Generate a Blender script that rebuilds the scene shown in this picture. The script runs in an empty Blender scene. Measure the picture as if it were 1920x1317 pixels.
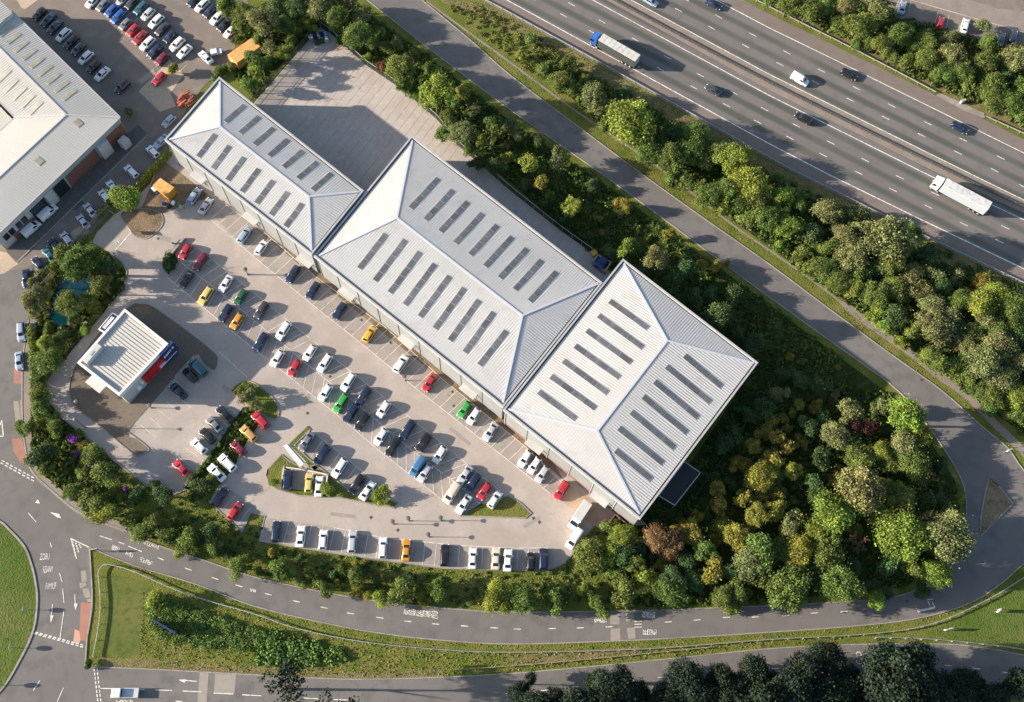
import bpy, bmesh, math, random
import numpy as np
from mathutils import Vector, Matrix, geometry
random.seed(7); RNG = np.random.default_rng(7)
scene = bpy.context.scene
C = scene.collection

# ---------------------------------------------------------------- camera
IW, IH, F, HCAM = 1920.0, 1317.0, 1800.0, 205.0
CX, CY = IW/2, IH/2
_d = np.array([900-CX, 1380-CY, F]); _d /= np.linalg.norm(_d)      # straight down, seen from the camera
_X = np.array([1., 0, 0]) - _d*_d[0]; _X /= np.linalg.norm(_X)
_Z = -_d; _Y = np.cross(_Z, _X)
cam = bpy.data.cameras.new('camera'); cam.sensor_width = 36; cam.lens = 36*F/IW
cam.clip_start = 1; cam.clip_end = 5000
cam_o = bpy.data.objects.new('camera', cam); C.objects.link(cam_o)
R = np.array([_X, _Y, _Z])
M = Matrix.Identity(4)
for i in range(3):
    M[i][0] = R[i][0]; M[i][1] = -R[i][1]; M[i][2] = -R[i][2]
M[2][3] = HCAM
cam_o.matrix_world = M
scene.camera = cam_o

def ray(px, py):
    return R @ np.array([(px-CX)/F, (py-CY)/F, 1.0])
def P(px, py, h=0.0):
    w = ray(px, py); t = (h-HCAM)/w[2]
    return Vector((w[0]*t, w[1]*t, h))
def hit(px, py, p0, n):
    w = Vector(ray(px, py)); o = Vector((0, 0, HCAM))
    return o + w*((p0-o).dot(n)/w.dot(n))
def Zp(rx, ry, x, y):                                               # zoom-tile pixels to photo pixels
    return (rx*480+x/3.9917, (0, 330, 660, 987)[ry]+y/3.9917)

# ---------------------------------------------------------------- light
SUN_EL = math.radians(16.5)
a, b = P(480, 188), P(757, 195)
ld = (b-a).normalized()
sun_dir = Vector((ld.x*math.cos(SUN_EL), ld.y*math.cos(SUN_EL), -math.sin(SUN_EL)))
sun = bpy.data.lights.new('sun', 'SUN'); sun.energy = 5.0; sun.angle = math.radians(0.55); sun.color = (1.0, 0.885, 0.74)
so = bpy.data.objects.new('sun', sun); C.objects.link(so)
so.rotation_euler = sun_dir.to_track_quat('-Z', 'Y').to_euler(); so.location = (-100, 0, 150)
world = bpy.data.worlds.new('World'); scene.world = world; world.use_nodes = True
nt = world.node_tree; bg = nt.nodes['Background']
sky = nt.nodes.new('ShaderNodeTexSky'); sky.sky_type = 'NISHITA'; sky.sun_disc = False
sky.sun_elevation = SUN_EL
to_sun = -sun_dir
sky.sun_rotation = math.atan2(to_sun.x, to_sun.y)
sky.air_density = 1.0; sky.dust_density = 1.2; sky.ozone_density = 1.0
nt.links.new(sky.outputs[0], bg.inputs[0]); bg.inputs[1].default_value = 0.09
vs = scene.view_settings; vs.view_transform = 'Standard'; vs.look = 'None'; vs.gamma = 1; vs.use_curve_mapping = False
vs.exposure = 1.56

# ---------------------------------------------------------------- materials
MATS = {}
def mat(name, col, rough=.8, metal=0, noise=None, bump=None, coat=0, trans=0, tint=False, rnd=0, spec=None):
    """noise = list of (scale, colour, low, high): patches mixed in by object-space noise."""
    if name in MATS: return MATS[name]
    m = bpy.data.materials.new(name); m.use_nodes = True; t = m.node_tree; N = t.nodes; L = t.links
    p = N['Principled BSDF']; p.inputs['Roughness'].default_value = rough; p.inputs['Metallic'].default_value = metal
    if coat: p.inputs['Coat Weight'].default_value = coat; p.inputs['Coat Roughness'].default_value = .08
    if spec is not None: p.inputs['Specular IOR Level'].default_value = spec
    c = N.new('ShaderNodeRGB'); c.outputs[0].default_value = (*col, 1); out = c.outputs[0]
    geo = N.new('ShaderNodeNewGeometry')
    for k, (sc, nc, lo, hi) in enumerate(noise or []):
        n = N.new('ShaderNodeTexNoise'); n.inputs['Scale'].default_value = sc; n.inputs['Detail'].default_value = 5
        mp = N.new('ShaderNodeMapping'); mp.inputs['Location'].default_value = (13.7*k, 5.1*k, 3.3*k)
        L.new(geo.outputs['Position'], mp.inputs[0]); L.new(mp.outputs[0], n.inputs['Vector'])
        r = N.new('ShaderNodeMapRange'); r.inputs[1].default_value = lo; r.inputs[2].default_value = hi
        L.new(n.outputs[0], r.inputs[0])
        x = N.new('ShaderNodeMix'); x.data_type = 'RGBA'; x.inputs[7].default_value = (*nc, 1)
        L.new(r.outputs[0], x.inputs[0]); L.new(out, x.inputs[6]); out = x.outputs[2]
    if tint:
        at = N.new('ShaderNodeAttribute'); at.attribute_name = 'tint'
        hs = N.new('ShaderNodeHueSaturation'); oi = N.new('ShaderNodeObjectInfo')
        r = N.new('ShaderNodeMapRange'); r.inputs[3].default_value = .5-.5*.05; r.inputs[4].default_value = .5+.5*.05
        L.new(oi.outputs['Random'], r.inputs[0]); L.new(r.outputs[0], hs.inputs['Hue'])
        v = N.new('ShaderNodeMapRange'); v.inputs[3].default_value = .45; v.inputs[4].default_value = 1.65
        L.new(at.outputs['Fac'], v.inputs[0]); L.new(v.outputs[0], hs.inputs['Value'])
        L.new(out, hs.inputs['Color']); out = hs.outputs[0]
    if rnd:
        oi = N.new('ShaderNodeObjectInfo'); hs = N.new('ShaderNodeHueSaturation')
        r = N.new('ShaderNodeMapRange'); r.inputs[3].default_value = 1-rnd; r.inputs[4].default_value = 1+rnd
        L.new(oi.outputs['Random'], r.inputs[0]); L.new(r.outputs[0], hs.inputs['Value'])
        L.new(out, hs.inputs['Color']); out = hs.outputs[0]
    L.new(out, p.inputs['Base Color'])
    if bump:
        n = N.new('ShaderNodeTexNoise'); n.inputs['Scale'].default_value = bump[0]; n.inputs['Detail'].default_value = 6
        L.new(geo.outputs['Position'], n.inputs['Vector'])
        bm_ = N.new('ShaderNodeBump'); bm_.inputs['Strength'].default_value = bump[1]; bm_.inputs['Distance'].default_value = bump[2] if len(bump) > 2 else .05
        L.new(n.outputs[0], bm_.inputs['Height']); L.new(bm_.outputs[0], p.inputs['Normal'])
    if trans:
        tr = N.new('ShaderNodeBsdfTranslucent'); L.new(out, tr.inputs[0])
        ms = N.new('ShaderNodeMixShader'); ms.inputs[0].default_value = trans
        L.new(p.outputs[0], ms.inputs[1]); L.new(tr.outputs[0], ms.inputs[2])
        L.new(ms.outputs[0], N['Material Output'].inputs[0])
    MATS[name] = m
    return m

GRASS = mat('grass', (.12, .135, .026), .95, noise=[(.06, (.165, .15, .042), .42, .62), (.25, (.085, .115, .018), .45, .62), (1.3, (.16, .145, .055), .55, .75), (3.0, (.07, .09, .016), .5, .7)], bump=(3.5, 1.0, .2), spec=.1)
LAWN = mat('lawn', (.065, .098, .018), .95, noise=[(.045, (.125, .125, .042), .44, .64), (.16, (.085, .112, .025), .42, .62), (.9, (.04, .09, .008), .5, .7), (3., (.11, .15, .03), .55, .7)], bump=(3.0, .9, .2), spec=.1)
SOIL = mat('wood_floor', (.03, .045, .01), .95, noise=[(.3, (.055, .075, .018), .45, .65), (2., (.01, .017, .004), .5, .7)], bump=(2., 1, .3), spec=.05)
DRY = mat('dry_grass', (.17, .135, .065), .95, noise=[(.5, (.10, .105, .03), .42, .62), (2.5, (.24, .19, .10), .5, .7)], bump=(4, 1, .15), spec=.05)
DIRT = mat('bare_dirt', (.19, .14, .09), .95, noise=[(.3, (.12, .085, .05), .45, .65), (2., (.27, .2, .14), .52, .72)], bump=(3, 1, .12), spec=.1)
CARPARK = mat('car_park_tarmac', (.345, .292, .255), .9, noise=[(.035, (.295, .255, .225), .4, .65), (.2, (.38, .325, .285), .45, .68), (1.2, (.31, .268, .235), .52, .7), (7, (.42, .365, .32), .55, .75)], bump=(9, .3, .02), spec=.25)
BAYTAR = mat('bay_tarmac', (.265, .232, .208), .9, noise=[(.12, (.31, .27, .24), .42, .66), (.7, (.225, .2, .182), .5, .7), (.9, (.12, .11, .10), .66, .74), (6, (.31, .275, .245), .55, .75)], bump=(9, .3, .02), spec=.25)
ROAD = mat('road_asphalt', (.135, .124, .118), .9, noise=[(.04, (.155, .142, .134), .42, .64), (.35, (.115, .107, .103), .48, .68), (6, (.165, .152, .144), .55, .75)], bump=(9, .3, .02), spec=.25)
MWAY = mat('motorway_asphalt', (.135, .122, .116), .9, noise=[(.03, (.148, .135, .128), .42, .64), (.4, (.122, .112, .108), .5, .7), (7, (.155, .143, .135), .55, .75)], bump=(9, .3, .02), spec=.25)
def lane_wear(m, p, q, w, width, amount):
    """tyre-polished bands along straight lanes: p, q world points on a lane line, w lane width"""
    t = m.node_tree; N = t.nodes; L = t.links; d = (q-p).normalized(); n = Vector((-d.y, d.x, 0)); pb = N['Principled BSDF']; src = pb.inputs['Base Color'].links[0].from_socket
    g = N.new('ShaderNodeNewGeometry'); dt = N.new('ShaderNodeVectorMath'); dt.operation = 'DOT_PRODUCT'; L.new(g.outputs['Position'], dt.inputs[0]); dt.inputs[1].default_value = n
    a1 = N.new('ShaderNodeMath'); a1.operation = 'MULTIPLY_ADD'; L.new(dt.outputs['Value'], a1.inputs[0]); a1.inputs[1].default_value = 2*math.pi/w; a1.inputs[2].default_value = -n.dot(p)*2*math.pi/w
    c1 = N.new('ShaderNodeMath'); c1.operation = 'COSINE'; L.new(a1.outputs[0], c1.inputs[0])
    nz = N.new('ShaderNodeTexNoise'); nz.inputs['Scale'].default_value = .05; L.new(g.outputs['Position'], nz.inputs['Vector'])
    mr = N.new('ShaderNodeMapRange'); L.new(c1.outputs[0], mr.inputs[0]); mr.inputs[1].default_value = .3; mr.inputs[2].default_value = -.9; mr.inputs[3].default_value = 0; mr.inputs[4].default_value = amount
    mu = N.new('ShaderNodeMath'); mu.operation = 'MULTIPLY'; L.new(mr.outputs[0], mu.inputs[0]); L.new(nz.outputs[0], mu.inputs[1])
    x = N.new('ShaderNodeMix'); x.data_type = 'RGBA'; x.inputs[7].default_value = (.075, .078, .07, 1); L.new(mu.outputs[0], x.inputs[0]); L.new(src, x.inputs[6]); L.new(x.outputs[2], pb.inputs['Base Color'])
_p, _q = P(960, 6), P(1920, 505); _r = P(1440, 178.5); _dd = (_q-_p).normalized(); _mid = P(1440, 269)
lane_wear(MWAY, P(1200, 137), P(1720, 409), abs((_r-_mid).dot(Vector((-_dd.y, _dd.x, 0))))/3, 2, 1.9)
SHOULDER = mat('shoulder_asphalt', (.165, .135, .12), .9, noise=[(.05, (.18, .15, .132), .42, .64), (.5, (.145, .122, .11), .5, .7)], bump=(9, .3, .02), spec=.25)
YARDTAR = mat('service_tarmac', (.185, .15, .125), .9, noise=[(.04, (.155, .132, .115), .42, .62), (.3, (.21, .172, .145), .48, .68), (5, (.165, .14, .12), .55, .75)], bump=(9, .3, .02), spec=.25)
GREYPAVE = mat('slab_concrete', (.40, .35, .315), .9, noise=[(.12, (.36, .31, .272), .42, .64), (1., (.44, .38, .335), .5, .7), (6, (.37, .32, .28), .55, .75)], bump=(9, .3, .02), rnd=.012, spec=.2)
JOINT = mat('slab_joint', (.29, .25, .218), .95)
BRPAVE = mat('brown_block_paving', (.125, .098, .074), .9, noise=[(.15, (.15, .12, .092), .42, .64), (2., (.10, .08, .062), .5, .7), (8, (.165, .135, .105), .55, .7)], bump=(9, .3, .02))
PATH = mat('footpath_tarmac', (.22, .18, .15), .9, noise=[(.2, (.17, .145, .125), .42, .64), (3, (.26, .215, .18), .5, .7)], bump=(9, .3, .02))
APRON = mat('pale_apron', (.40, .31, .225), .9, noise=[(.1, (.33, .26, .195), .42, .64), (2, (.44, .345, .25), .5, .7)])
REDROAD = mat('red_surfacing', (.33, .15, .105), .9, noise=[(.6, (.27, .14, .11), .42, .64)])
PALEPATCH = mat('pale_patch', (.27, .235, .205), .9, noise=[(.8, (.24, .21, .185), .42, .64)])
DARKPATCH = mat('dark_patch', (.075, .072, .07), .9)
KERB = mat('kerb_concrete', (.28, .25, .22), .9, noise=[(1.2, (.21, .19, .165), .45, .65), (.15, (.17, .15, .13), .5, .7)])
PAINT = mat('road_paint', (.74, .70, .64), .8, noise=[(1.5, (.4, .37, .335), .42, .68), (6, (.3, .28, .25), .52, .7)])
BAYPAINT = mat('worn_bay_paint', (.66, .60, .53), .85, noise=[(.8, (.42, .37, .325), .45, .68)])
ROOFW = mat('roof_sheet', (.53, .515, .495), .55, .0, noise=[(.05, (.48, .465, .44), .42, .66), (.35, (.40, .375, .34), .54, .8), (2.2, (.47, .455, .435), .5, .7)], spec=.35)
ROOFL = mat('cream_roof_sheet', (.48, .465, .43), .6, noise=[(.06, (.45, .43, .39), .42, .66), (.6, (.45, .42, .37), .58, .8)], spec=.3)
RIB = mat('roof_rib', (.44, .43, .42), .55, spec=.35)  # darker than the sheet: shadow lines along the ribs put into the colour
RIBL = mat('cream_roof_rib', (.46, .44, .40), .6)
CAP = mat('ridge_cap', (.45, .47, .51), .4, .0, spec=.5)
PARA = mat('parapet_metal', (.36, .36, .365), .5, noise=[(.3, (.31, .31, .315), .45, .65)])
GUT = mat('gutter_dark', (.025, .025, .03), .7)
GLASSR = mat('rooflight_sheet', (.085, .09, .10), .35, noise=[(.7, (.125, .13, .13), .45, .65), (4, (.085, .09, .10), .5, .7)], rnd=.22, spec=.5)
GLASSO = mat('olive_rooflight', (.30, .275, .19), .5, noise=[(.5, (.36, .335, .25), .45, .65)], rnd=.12)
SKYFR = mat('rooflight_frame', (.36, .36, .36), .5)
CLAD = mat('grey_cladding', (.20, .21, .215), .5, noise=[(.4, (.175, .185, .19), .45, .65)], rnd=.08)
CLADW = mat('pale_cladding', (.46, .455, .44), .5, noise=[(.4, (.41, .405, .39), .45, .65)], rnd=.05)
CLADT = mat('teal_grey_fascia', (.30, .36, .34), .5, noise=[(.4, (.26, .32, .31), .45, .65)])
BRICK = mat('red_brick', (.17, .075, .055), .9, noise=[(2., (.21, .10, .07), .45, .65), (9, (.13, .06, .045), .5, .7)])
WINGL = mat('dark_window', (.02, .025, .03), .12, spec=.6)
STEEL = mat('galvanised_steel', (.48, .48, .47), .45, .6)
DKSTEEL = mat('dark_fence_steel', (.035, .045, .045), .5, .3)
DKPOST = mat('lamp_grey', (.12, .11, .10), .5, .3)
WOOD = mat('weathered_timber', (.30, .235, .165), .85, noise=[(2, (.22, .17, .12), .45, .65)])
PLY = mat('orange_ply', (.60, .34, .11), .7, noise=[(1., (.52, .28, .085), .45, .65)], rnd=.08)
ORANGE = mat('ochre_box', (.55, .28, .03), .5, noise=[(1.2, (.47, .23, .025), .45, .65)])
WATER = mat('pond_water', (.003, .028, .045), .08, noise=[(.4, (.002, .036, .05), .4, .65)], bump=(1.5, .08, .02), spec=.5)
WHITE = mat('white_paint', (.78, .77, .74), .4)
BLUE = mat('blue_panel', (.015, .05, .20), .4)
NAVY = mat('navy_sign', (.012, .03, .10), .4)
REDS = mat('red_panel', (.42, .012, .018), .4)
BLACK = mat('black_plastic', (.012, .012, .013), .5)
TYRE = mat('tyre_rubber', (.018, .018, .018), .85)
RIM = mat('wheel_rim', (.45, .45, .46), .35, .7)
CGLASS = mat('car_glass', (.008, .010, .012), .06, spec=.6)
HEADL = mat('headlamp', (.75, .76, .78), .15)
TAILL = mat('tail_lamp', (.30, .008, .008), .2)
BARRO = mat('orange_barrier', (.42, .13, .075), .7, rnd=.25)
BARK = mat('bark', (.10, .078, .055), .95, noise=[(3, (.065, .05, .035), .45, .65)])
TWIG = mat('bare_twig', (.16, .085, .05), .95)
LEAF = {
 'L': mat('leaf_lime', (0.19, 0.245, 0.042), .65, trans=.36, tint=True, spec=.2),
 'M': mat('leaf_mid', (0.128, 0.172, 0.04), .65, trans=.34, tint=True, spec=.2),
 'D': mat('leaf_deep', (0.058, 0.1, 0.032), .65, trans=.22, tint=True, spec=.2),
 'O': mat('leaf_olive', (0.165, 0.178, 0.066), .7, trans=.22, tint=True, spec=.2),
 'Y': mat('leaf_yellow', (0.235, 0.22, 0.042), .65, trans=.36, tint=True, spec=.2),
 'B': mat('leaf_russet', (0.175, 0.105, 0.05), .7, trans=.22, tint=True, spec=.15),
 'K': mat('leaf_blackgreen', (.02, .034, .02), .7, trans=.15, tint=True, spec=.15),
 'P': mat('petal_purple', (.26, .085, .32), .7, trans=.2, tint=True, spec=.15),
 'R': mat('leaf_copper', (.05, .022, .018), .7, trans=.2, tint=True, spec=.15)}
SCRUB = mat('leaf_scrub', (.075, .105, .024), .75, trans=.2, tint=True, spec=.15)
TUFT = mat('grass_blade', (.15, .16, .04), .85, trans=.34, tint=True, spec=.1)
BANKL = mat('leaf_bank', (.125, .18, .042), .75, trans=.22, tint=True, spec=.15)

# ---------------------------------------------------------------- mesh helpers
class MB:
    def __init__(s): s.v = []; s.f = []
    def quad(s, *p):
        n = len(s.v); s.v += [tuple(q) for q in p]; s.f.append(tuple(range(n, n+len(p))))
    def box(s, c, d, rz=0, axes=None):
        """box centred at c with sizes d"""
        if axes is None:
            ca, sa = math.cos(rz), math.sin(rz); axes = (Vector((ca, sa, 0)), Vector((-sa, ca, 0)), Vector((0, 0, 1)))
        c = Vector(c); n = len(s.v)
        for i in (-1, 1):
            for j in (-1, 1):
                for k in (-1, 1):
                    s.v.append(tuple(c+axes[0]*(i*d[0]/2)+axes[1]*(j*d[1]/2)+axes[2]*(k*d[2]/2)))
        for q in ((0, 1, 3, 2), (4, 6, 7, 5), (0, 4, 5, 1), (2, 3, 7, 6), (0, 2, 6, 4), (1, 5, 7, 3)):
            s.f.append(tuple(n+i for i in q))
    def bar(s, a, b, w, h):
        """box beam from a to b, its top and bottom level across"""
        a = Vector(a); b = Vector(b); x = (b-a); l = x.length; x /= l
        y = Vector((0, 0, 1)).cross(x)
        if y.length < 1e-4: y = Vector((0, 1, 0))
        y.normalize(); z = x.cross(y)
        s.box((a+b)/2, (l, w, h), axes=(x, y, z))
    def tube(s, a, b, r0, r1, n=8, cap=True):
        a = Vector(a); b = Vector(b); x = (b-a).normalized()
        y = x.orthogonal().normalized(); z = x.cross(y); k = len(s.v)
        for p, r in ((a, r0), (b, r1)):
            for i in range(n):
                t = 2*math.pi*i/n; s.v.append(tuple(p+y*(r*math.cos(t))+z*(r*math.sin(t))))
        for i in range(n): s.f.append((k+i, k+(i+1) % n, k+n+(i+1) % n, k+n+i))
        if cap:
            s.f.append(tuple(k+i for i in range(n))[::-1]); s.f.append(tuple(k+n+i for i in range(n)))
    def prism(s, pts, z0, z1):
        """vertical prism over a polygon of (x, y)"""
        n = len(s.v); m = len(pts)
        for p in pts: s.v.append((p[0], p[1], z0))
        for p in pts: s.v.append((p[0], p[1], z1))
        for i in range(m): s.f.append((n+i, n+(i+1) % m, n+m+(i+1) % m, n+m+i))
        for t in geometry.tessellate_polygon([[Vector((p[0], p[1], 0)) for p in pts]]):
            s.f.append(tuple(n+m+i for i in t)); s.f.append(tuple(n+i for i in t)[::-1])
    def mesh(s, name):
        me = bpy.data.meshes.new(name); me.from_pydata(s.v, [], s.f)
        bm = bmesh.new(); bm.from_mesh(me); bmesh.ops.recalc_face_normals(bm, faces=bm.faces); bm.to_mesh(me); bm.free()
        return me
    def build(s, name, m, parent=None, smooth=False, loc=None):
        return link(name, s.mesh(name), m, parent, smooth, loc)
def link(name, me, m, parent=None, smooth=False, loc=None):
    o = bpy.data.objects.new(name, me); C.objects.link(o)
    if m is not None:
        if len(me.materials) == 0: me.materials.append(m)
        if me.materials[0] is not m:
            o.material_slots[0].link = 'OBJECT'; o.material_slots[0].material = m
    if smooth:
        for p in me.polygons: p.use_smooth = True
    if parent: o.parent = parent
    if loc is not None: o.location = loc
    return o
def tag(o, label, cat, group=None):
    o['label'] = label; o['category'] = cat
    if group: o['group'] = group
    return o
def thing(name, label, cat, loc=(0, 0, 0), rz=0, group=None):
    o = bpy.data.objects.new(name, None); C.objects.link(o); o.empty_display_size = .3
    o.location = loc; o.rotation_euler = (0, 0, rz)
    return tag(o, label, cat, group)
def struct(o): o['kind'] = 'structure'; return o
def stuff(o): o['kind'] = 'stuff'; return o
def catmull(pts, n=6, closed=False):
    p = [np.array(q, float) for q in pts]; m = len(p); out = []
    rng = range(m) if closed else range(m-1)
    for i in rng:
        g = (lambda k: p[k % m]) if closed else (lambda k: p[min(max(k, 0), m-1)])
        p0, p1, p2, p3 = g(i-1), g(i), g(i+1), g(i+2)
        for j in range(n):
            t = j/n
            out.append(tuple(.5*((2*p1)+(-p0+p2)*t+(2*p0-5*p1+4*p2-p3)*t*t+(-p0+3*p1-3*p2+p3)*t**3)))
    if not closed: out.append(tuple(p[-1]))
    return out
def world_poly(pix, z=0): return [P(x, y, z) for x, y in pix]
def sheet(name, pix, z, m, world=False):
    pts = pix if world else world_poly(pix, 0)
    v = [(p[0], p[1], z) for p in pts]
    tris = geometry.tessellate_polygon([[Vector((p[0], p[1], 0)) for p in pts]])
    me = bpy.data.meshes.new(name); me.from_pydata(v, [], [tuple(t) for t in tris])
    for pl in me.polygons:
        if pl.normal.z < 0: pl.flip()
    me.update()
    return link(name, me, m)
def ribbon(name, pts, w, z, m, h=None, parent=None):
    """strip along world points, width w; with h a raised kerb from z to h"""
    pts = [Vector((p[0], p[1], 0)) for p in pts]; L, Rr = [], []
    for i, p in enumerate(pts):
        d = (pts[min(i+1, len(pts)-1)]-pts[max(i-1, 0)]).normalized(); n = Vector((-d.y, d.x, 0))
        ww = w[i] if isinstance(w, (list, tuple)) else w
        L.append(p+n*ww/2); Rr.append(p-n*ww/2)
    b = MB()
    for i in range(len(pts)-1):
        if h is None:
            b.quad(*[(q.x, q.y, z) for q in (Rr[i], Rr[i+1], L[i+1], L[i])])
        else:
            for (p, q, r_, s_, zz) in ((Rr[i], Rr[i+1], L[i+1], L[i], h),):
                b.quad(*[(k.x, k.y, zz) for k in (p, q, r_, s_)])
            for (p, q) in ((Rr[i+1], Rr[i]), (L[i], L[i+1])):
                b.quad((p.x, p.y, z), (q.x, q.y, z), (q.x, q.y, h), (p.x, p.y, h))
    if h is not None:
        for i, e in ((0, 1), (len(pts)-1, -1)):
            b.quad((L[i].x, L[i].y, z), (Rr[i].x, Rr[i].y, z), (Rr[i].x, Rr[i].y, h), (L[i].x, L[i].y, h))
    return b.build(name, m, parent)
UNIT = MB(); UNIT.quad((-.5, -.5, 0), (.5, -.5, 0), (.5, .5, 0), (-.5, .5, 0)); UNITME = UNIT.mesh('marking')
UNITME.materials.append(PAINT)
UBOX = MB(); UBOX.box((0, 0, .5), (1, 1, 1)); UBOXME = UBOX.mesh('unit_box')
def stripe(parent, a, b, w=.12, z=.1, m=PAINT, name='lane_marking'):
    a = Vector((a[0], a[1], 0)); b = Vector((b[0], b[1], 0)); d = b-a
    o = link(name, UNITME, m, parent); o.location = ((a.x+b.x)/2, (a.y+b.y)/2, z)
    o.scale = (max(d.length, .05), w, 1); o.rotation_euler = (0, 0, math.atan2(d.y, d.x)); return o
def ubox(name, parent, loc, dims, rz, m):
    o = link(name, UBOXME, None, parent)
    if len(UBOXME.materials) == 0: UBOXME.materials.append(m)
    o.material_slots[0].link = 'OBJECT'; o.material_slots[0].material = m
    o.location = loc; o.scale = dims; o.rotation_euler = (0, 0, rz); return o
def inpoly(x, y, poly):
    x = np.asarray(x); y = np.asarray(y); r = np.zeros(x.shape, bool); n = len(poly)
    for i in range(n):
        x1, y1 = poly[i][0], poly[i][1]; x2, y2 = poly[(i+1) % n][0], poly[(i+1) % n][1]
        c = ((y1 > y) != (y2 > y)) & (x < (x2-x1)*(y-y1)/((y2-y1) if y2 != y1 else 1e-9)+x1); r ^= c
    return r
def quads_mesh(name, c, nrm, size, tint, asp=1.0):
    """many small square leaves: centres, normals, sizes"""
    n = len(c); nrm = nrm/np.linalg.norm(nrm, axis=1)[:, None]
    r = RNG.normal(size=(n, 3)); u = np.cross(nrm, r); u /= np.linalg.norm(u, axis=1)[:, None]
    w = np.cross(nrm, u); s = size[:, None]/2
    v = np.empty((n, 4, 3)); v[:, 0] = c-u*s-w*s*asp; v[:, 1] = c+u*s-w*s*asp*.6; v[:, 2] = c+u*s*.7+w*s*asp; v[:, 3] = c-u*s+w*s*asp*.7
    me = bpy.data.meshes.new(name); me.vertices.add(4*n); me.vertices.foreach_set('co', v.reshape(-1))
    me.loops.add(4*n); me.loops.foreach_set('vertex_index', np.arange(4*n, dtype=np.int32))
    me.polygons.add(n); me.polygons.foreach_set('loop_start', np.arange(0, 4*n, 4, dtype=np.int32))
    me.update(calc_edges=True)
    at = me.attributes.new('tint', 'FLOAT', 'POINT'); at.data.foreach_set('value', np.repeat(tint, 4).astype(np.float32))
    return me

# ---------------------------------------------------------------- the ground
gm = MB(); gm.quad((-900, -800, 0), (1000, -800, 0), (1000, 1100, 0), (-900, 1100, 0))
struct(gm.build('ground', GRASS))

SLIP_IN = [(640, -40), (688, 0), (820, 104), (960, 209), (1133, 330), (1290, 445), (1440, 556), (1585, 660), (1686, 735), (1751, 815), (1798, 890), (1811, 938), (1808, 990), (1791, 1040), (1761, 1072), (1716, 1107), (1655, 1123), (1560, 1130), (1440, 1136), (1210, 1145), (960, 1148), (860, 1143), (743, 1132), (630, 1115), (480, 1083), (380, 1050), (288, 1020), (238, 995)]
SLIP_OUT = [(745, -40), (791, 0), (880, 74), (960, 144), (1090, 242), (1208, 330), (1320, 410), (1440, 494), (1550, 576), (1664, 660), (1766, 733), (1841, 800), (1889, 840), (1920, 883), (1990, 960)]
SLIP_LOW = [(1990, 1010), (1920, 1057), (1880, 1092), (1831, 1125), (1770, 1148), (1690, 1165), (1570, 1177), (1440, 1186), (1300, 1195), (1160, 1202), (960, 1208), (831, 1201), (730, 1190), (630, 1173), (480, 1138), (371, 1097), (250, 1060), (168, 1027)]
si, so_, sl = catmull(SLIP_IN, 4), catmull(SLIP_OUT, 4), catmull(SLIP_LOW, 4)
access_road = struct(sheet('access_road', so_+sl+si[::-1], .05, ROAD))
ISLAND_R = [(1857, 897), (1880, 915), (1898, 948), (1868, 972), (1836, 990+14), (1840, 960), (1849, 925)]
LEFT = [(-90, 640), (-90, 545), (0, 515), (62, 497), (58, 545), (54, 600), (46, 650), (42, 700), (43, 800), (52, 862), (62, 886), (88, 912), (118, 938), (150, 962), (195, 981), (240, 997), (225, 1020), (168, 1027), (170, 1060), (173, 1127), (168, 1170), (163, 1200), (160, 1252), (185, 1251), (300, 1256), (480, 1266), (600, 1272), (688, 1274), (831, 1270), (960, 1263), (1110, 1250), (1280, 1233), (1440, 1217), (1590, 1209), (1766, 1208), (1850, 1216), (1920, 1229), (2010, 1250), (2010, 1335), (1876, 1305), (1750, 1289), (1600, 1286), (1440, 1299), (1200, 1322), (960, 1345), (480, 1352), (0, 1352), (-90, 1352)]
main_road = struct(sheet('main_road', LEFT, .07, ROAD))
SERV = [(-90, -70), (440, -70), (470, 20), (452, 60), (432, 112), (380, 165), (330, 235), (312, 285), (250, 350), (212, 392), (168, 440), (110, 482), (62, 505), (-90, 640)]
service_road = struct(sheet('service_road', SERV, .03, YARDTAR))
MW = [(820, -50), (905, 2), (960, 31), (1200, 164), (1440, 299), (1502, 332), (1720, 440), (1920, 535), (2040, 592), (2040, 325), (1920, 262), (1760, 182), (1600, 103), (1440, 25), (1390, -2), (1300, -50)]
motorway = struct(sheet('motorway', MW, .05, MWAY))
struct(sheet('hard_shoulder', [(820, -50), (905, 2), (960, 31), (1200, 164), (1440, 299), (1502, 332), (1720, 440), (1920, 535), (2040, 592), (2040, 562), (1920, 507), (1720, 410), (1558, 331), (1440, 270), (1200, 138), (960, 7), (860, -50)], .065, SHOULDER))
struct(sheet('hard_shoulder', [(1254, -50), (1351, 5), (1440, 51), (1600, 130), (1760, 209), (1920, 287), (2040, 348), (2040, 325), (1920, 262), (1760, 182), (1600, 103), (1440, 25), (1390, -2), (1300, -50)], .065, SHOULDER))
struct(sheet('central_reserve', [(1050, -50), (1136, 0), (1440, 168), (1780, 336), (1920, 400), (2040, 455), (2040, 428), (1920, 377), (1826, 331), (1440, 140), (1180, 0), (1090, -50)], .065, mat('reserve_gravel', (.20, .165, .135), .95, noise=[(.3, (.24, .2, .165), .42, .64), (3, (.15, .125, .105), .5, .7)], bump=(8, .5, .04))))
CP = [(213, 404), (232, 392), (282, 345), (300, 300), (330, 262), (620, 500), (960, 780), (1215, 985), (1130, 985), (1112, 987), (1060, 1054), (1026, 1071), (960, 1068), (831, 1065), (660, 1042), (486, 1014), (497, 968), (470, 962), (455, 998), (392, 941), (416, 907), (404, 895), (326, 927), (278, 911), (226, 873), (170, 825), (113, 780), (88, 745), (85, 715), (110, 690), (140, 653), (188, 596), (232, 545), (238, 510), (228, 490), (208, 475), (173, 455), (182, 436)]
car_park = struct(sheet('car_park', CP, .045, CARPARK))
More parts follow.
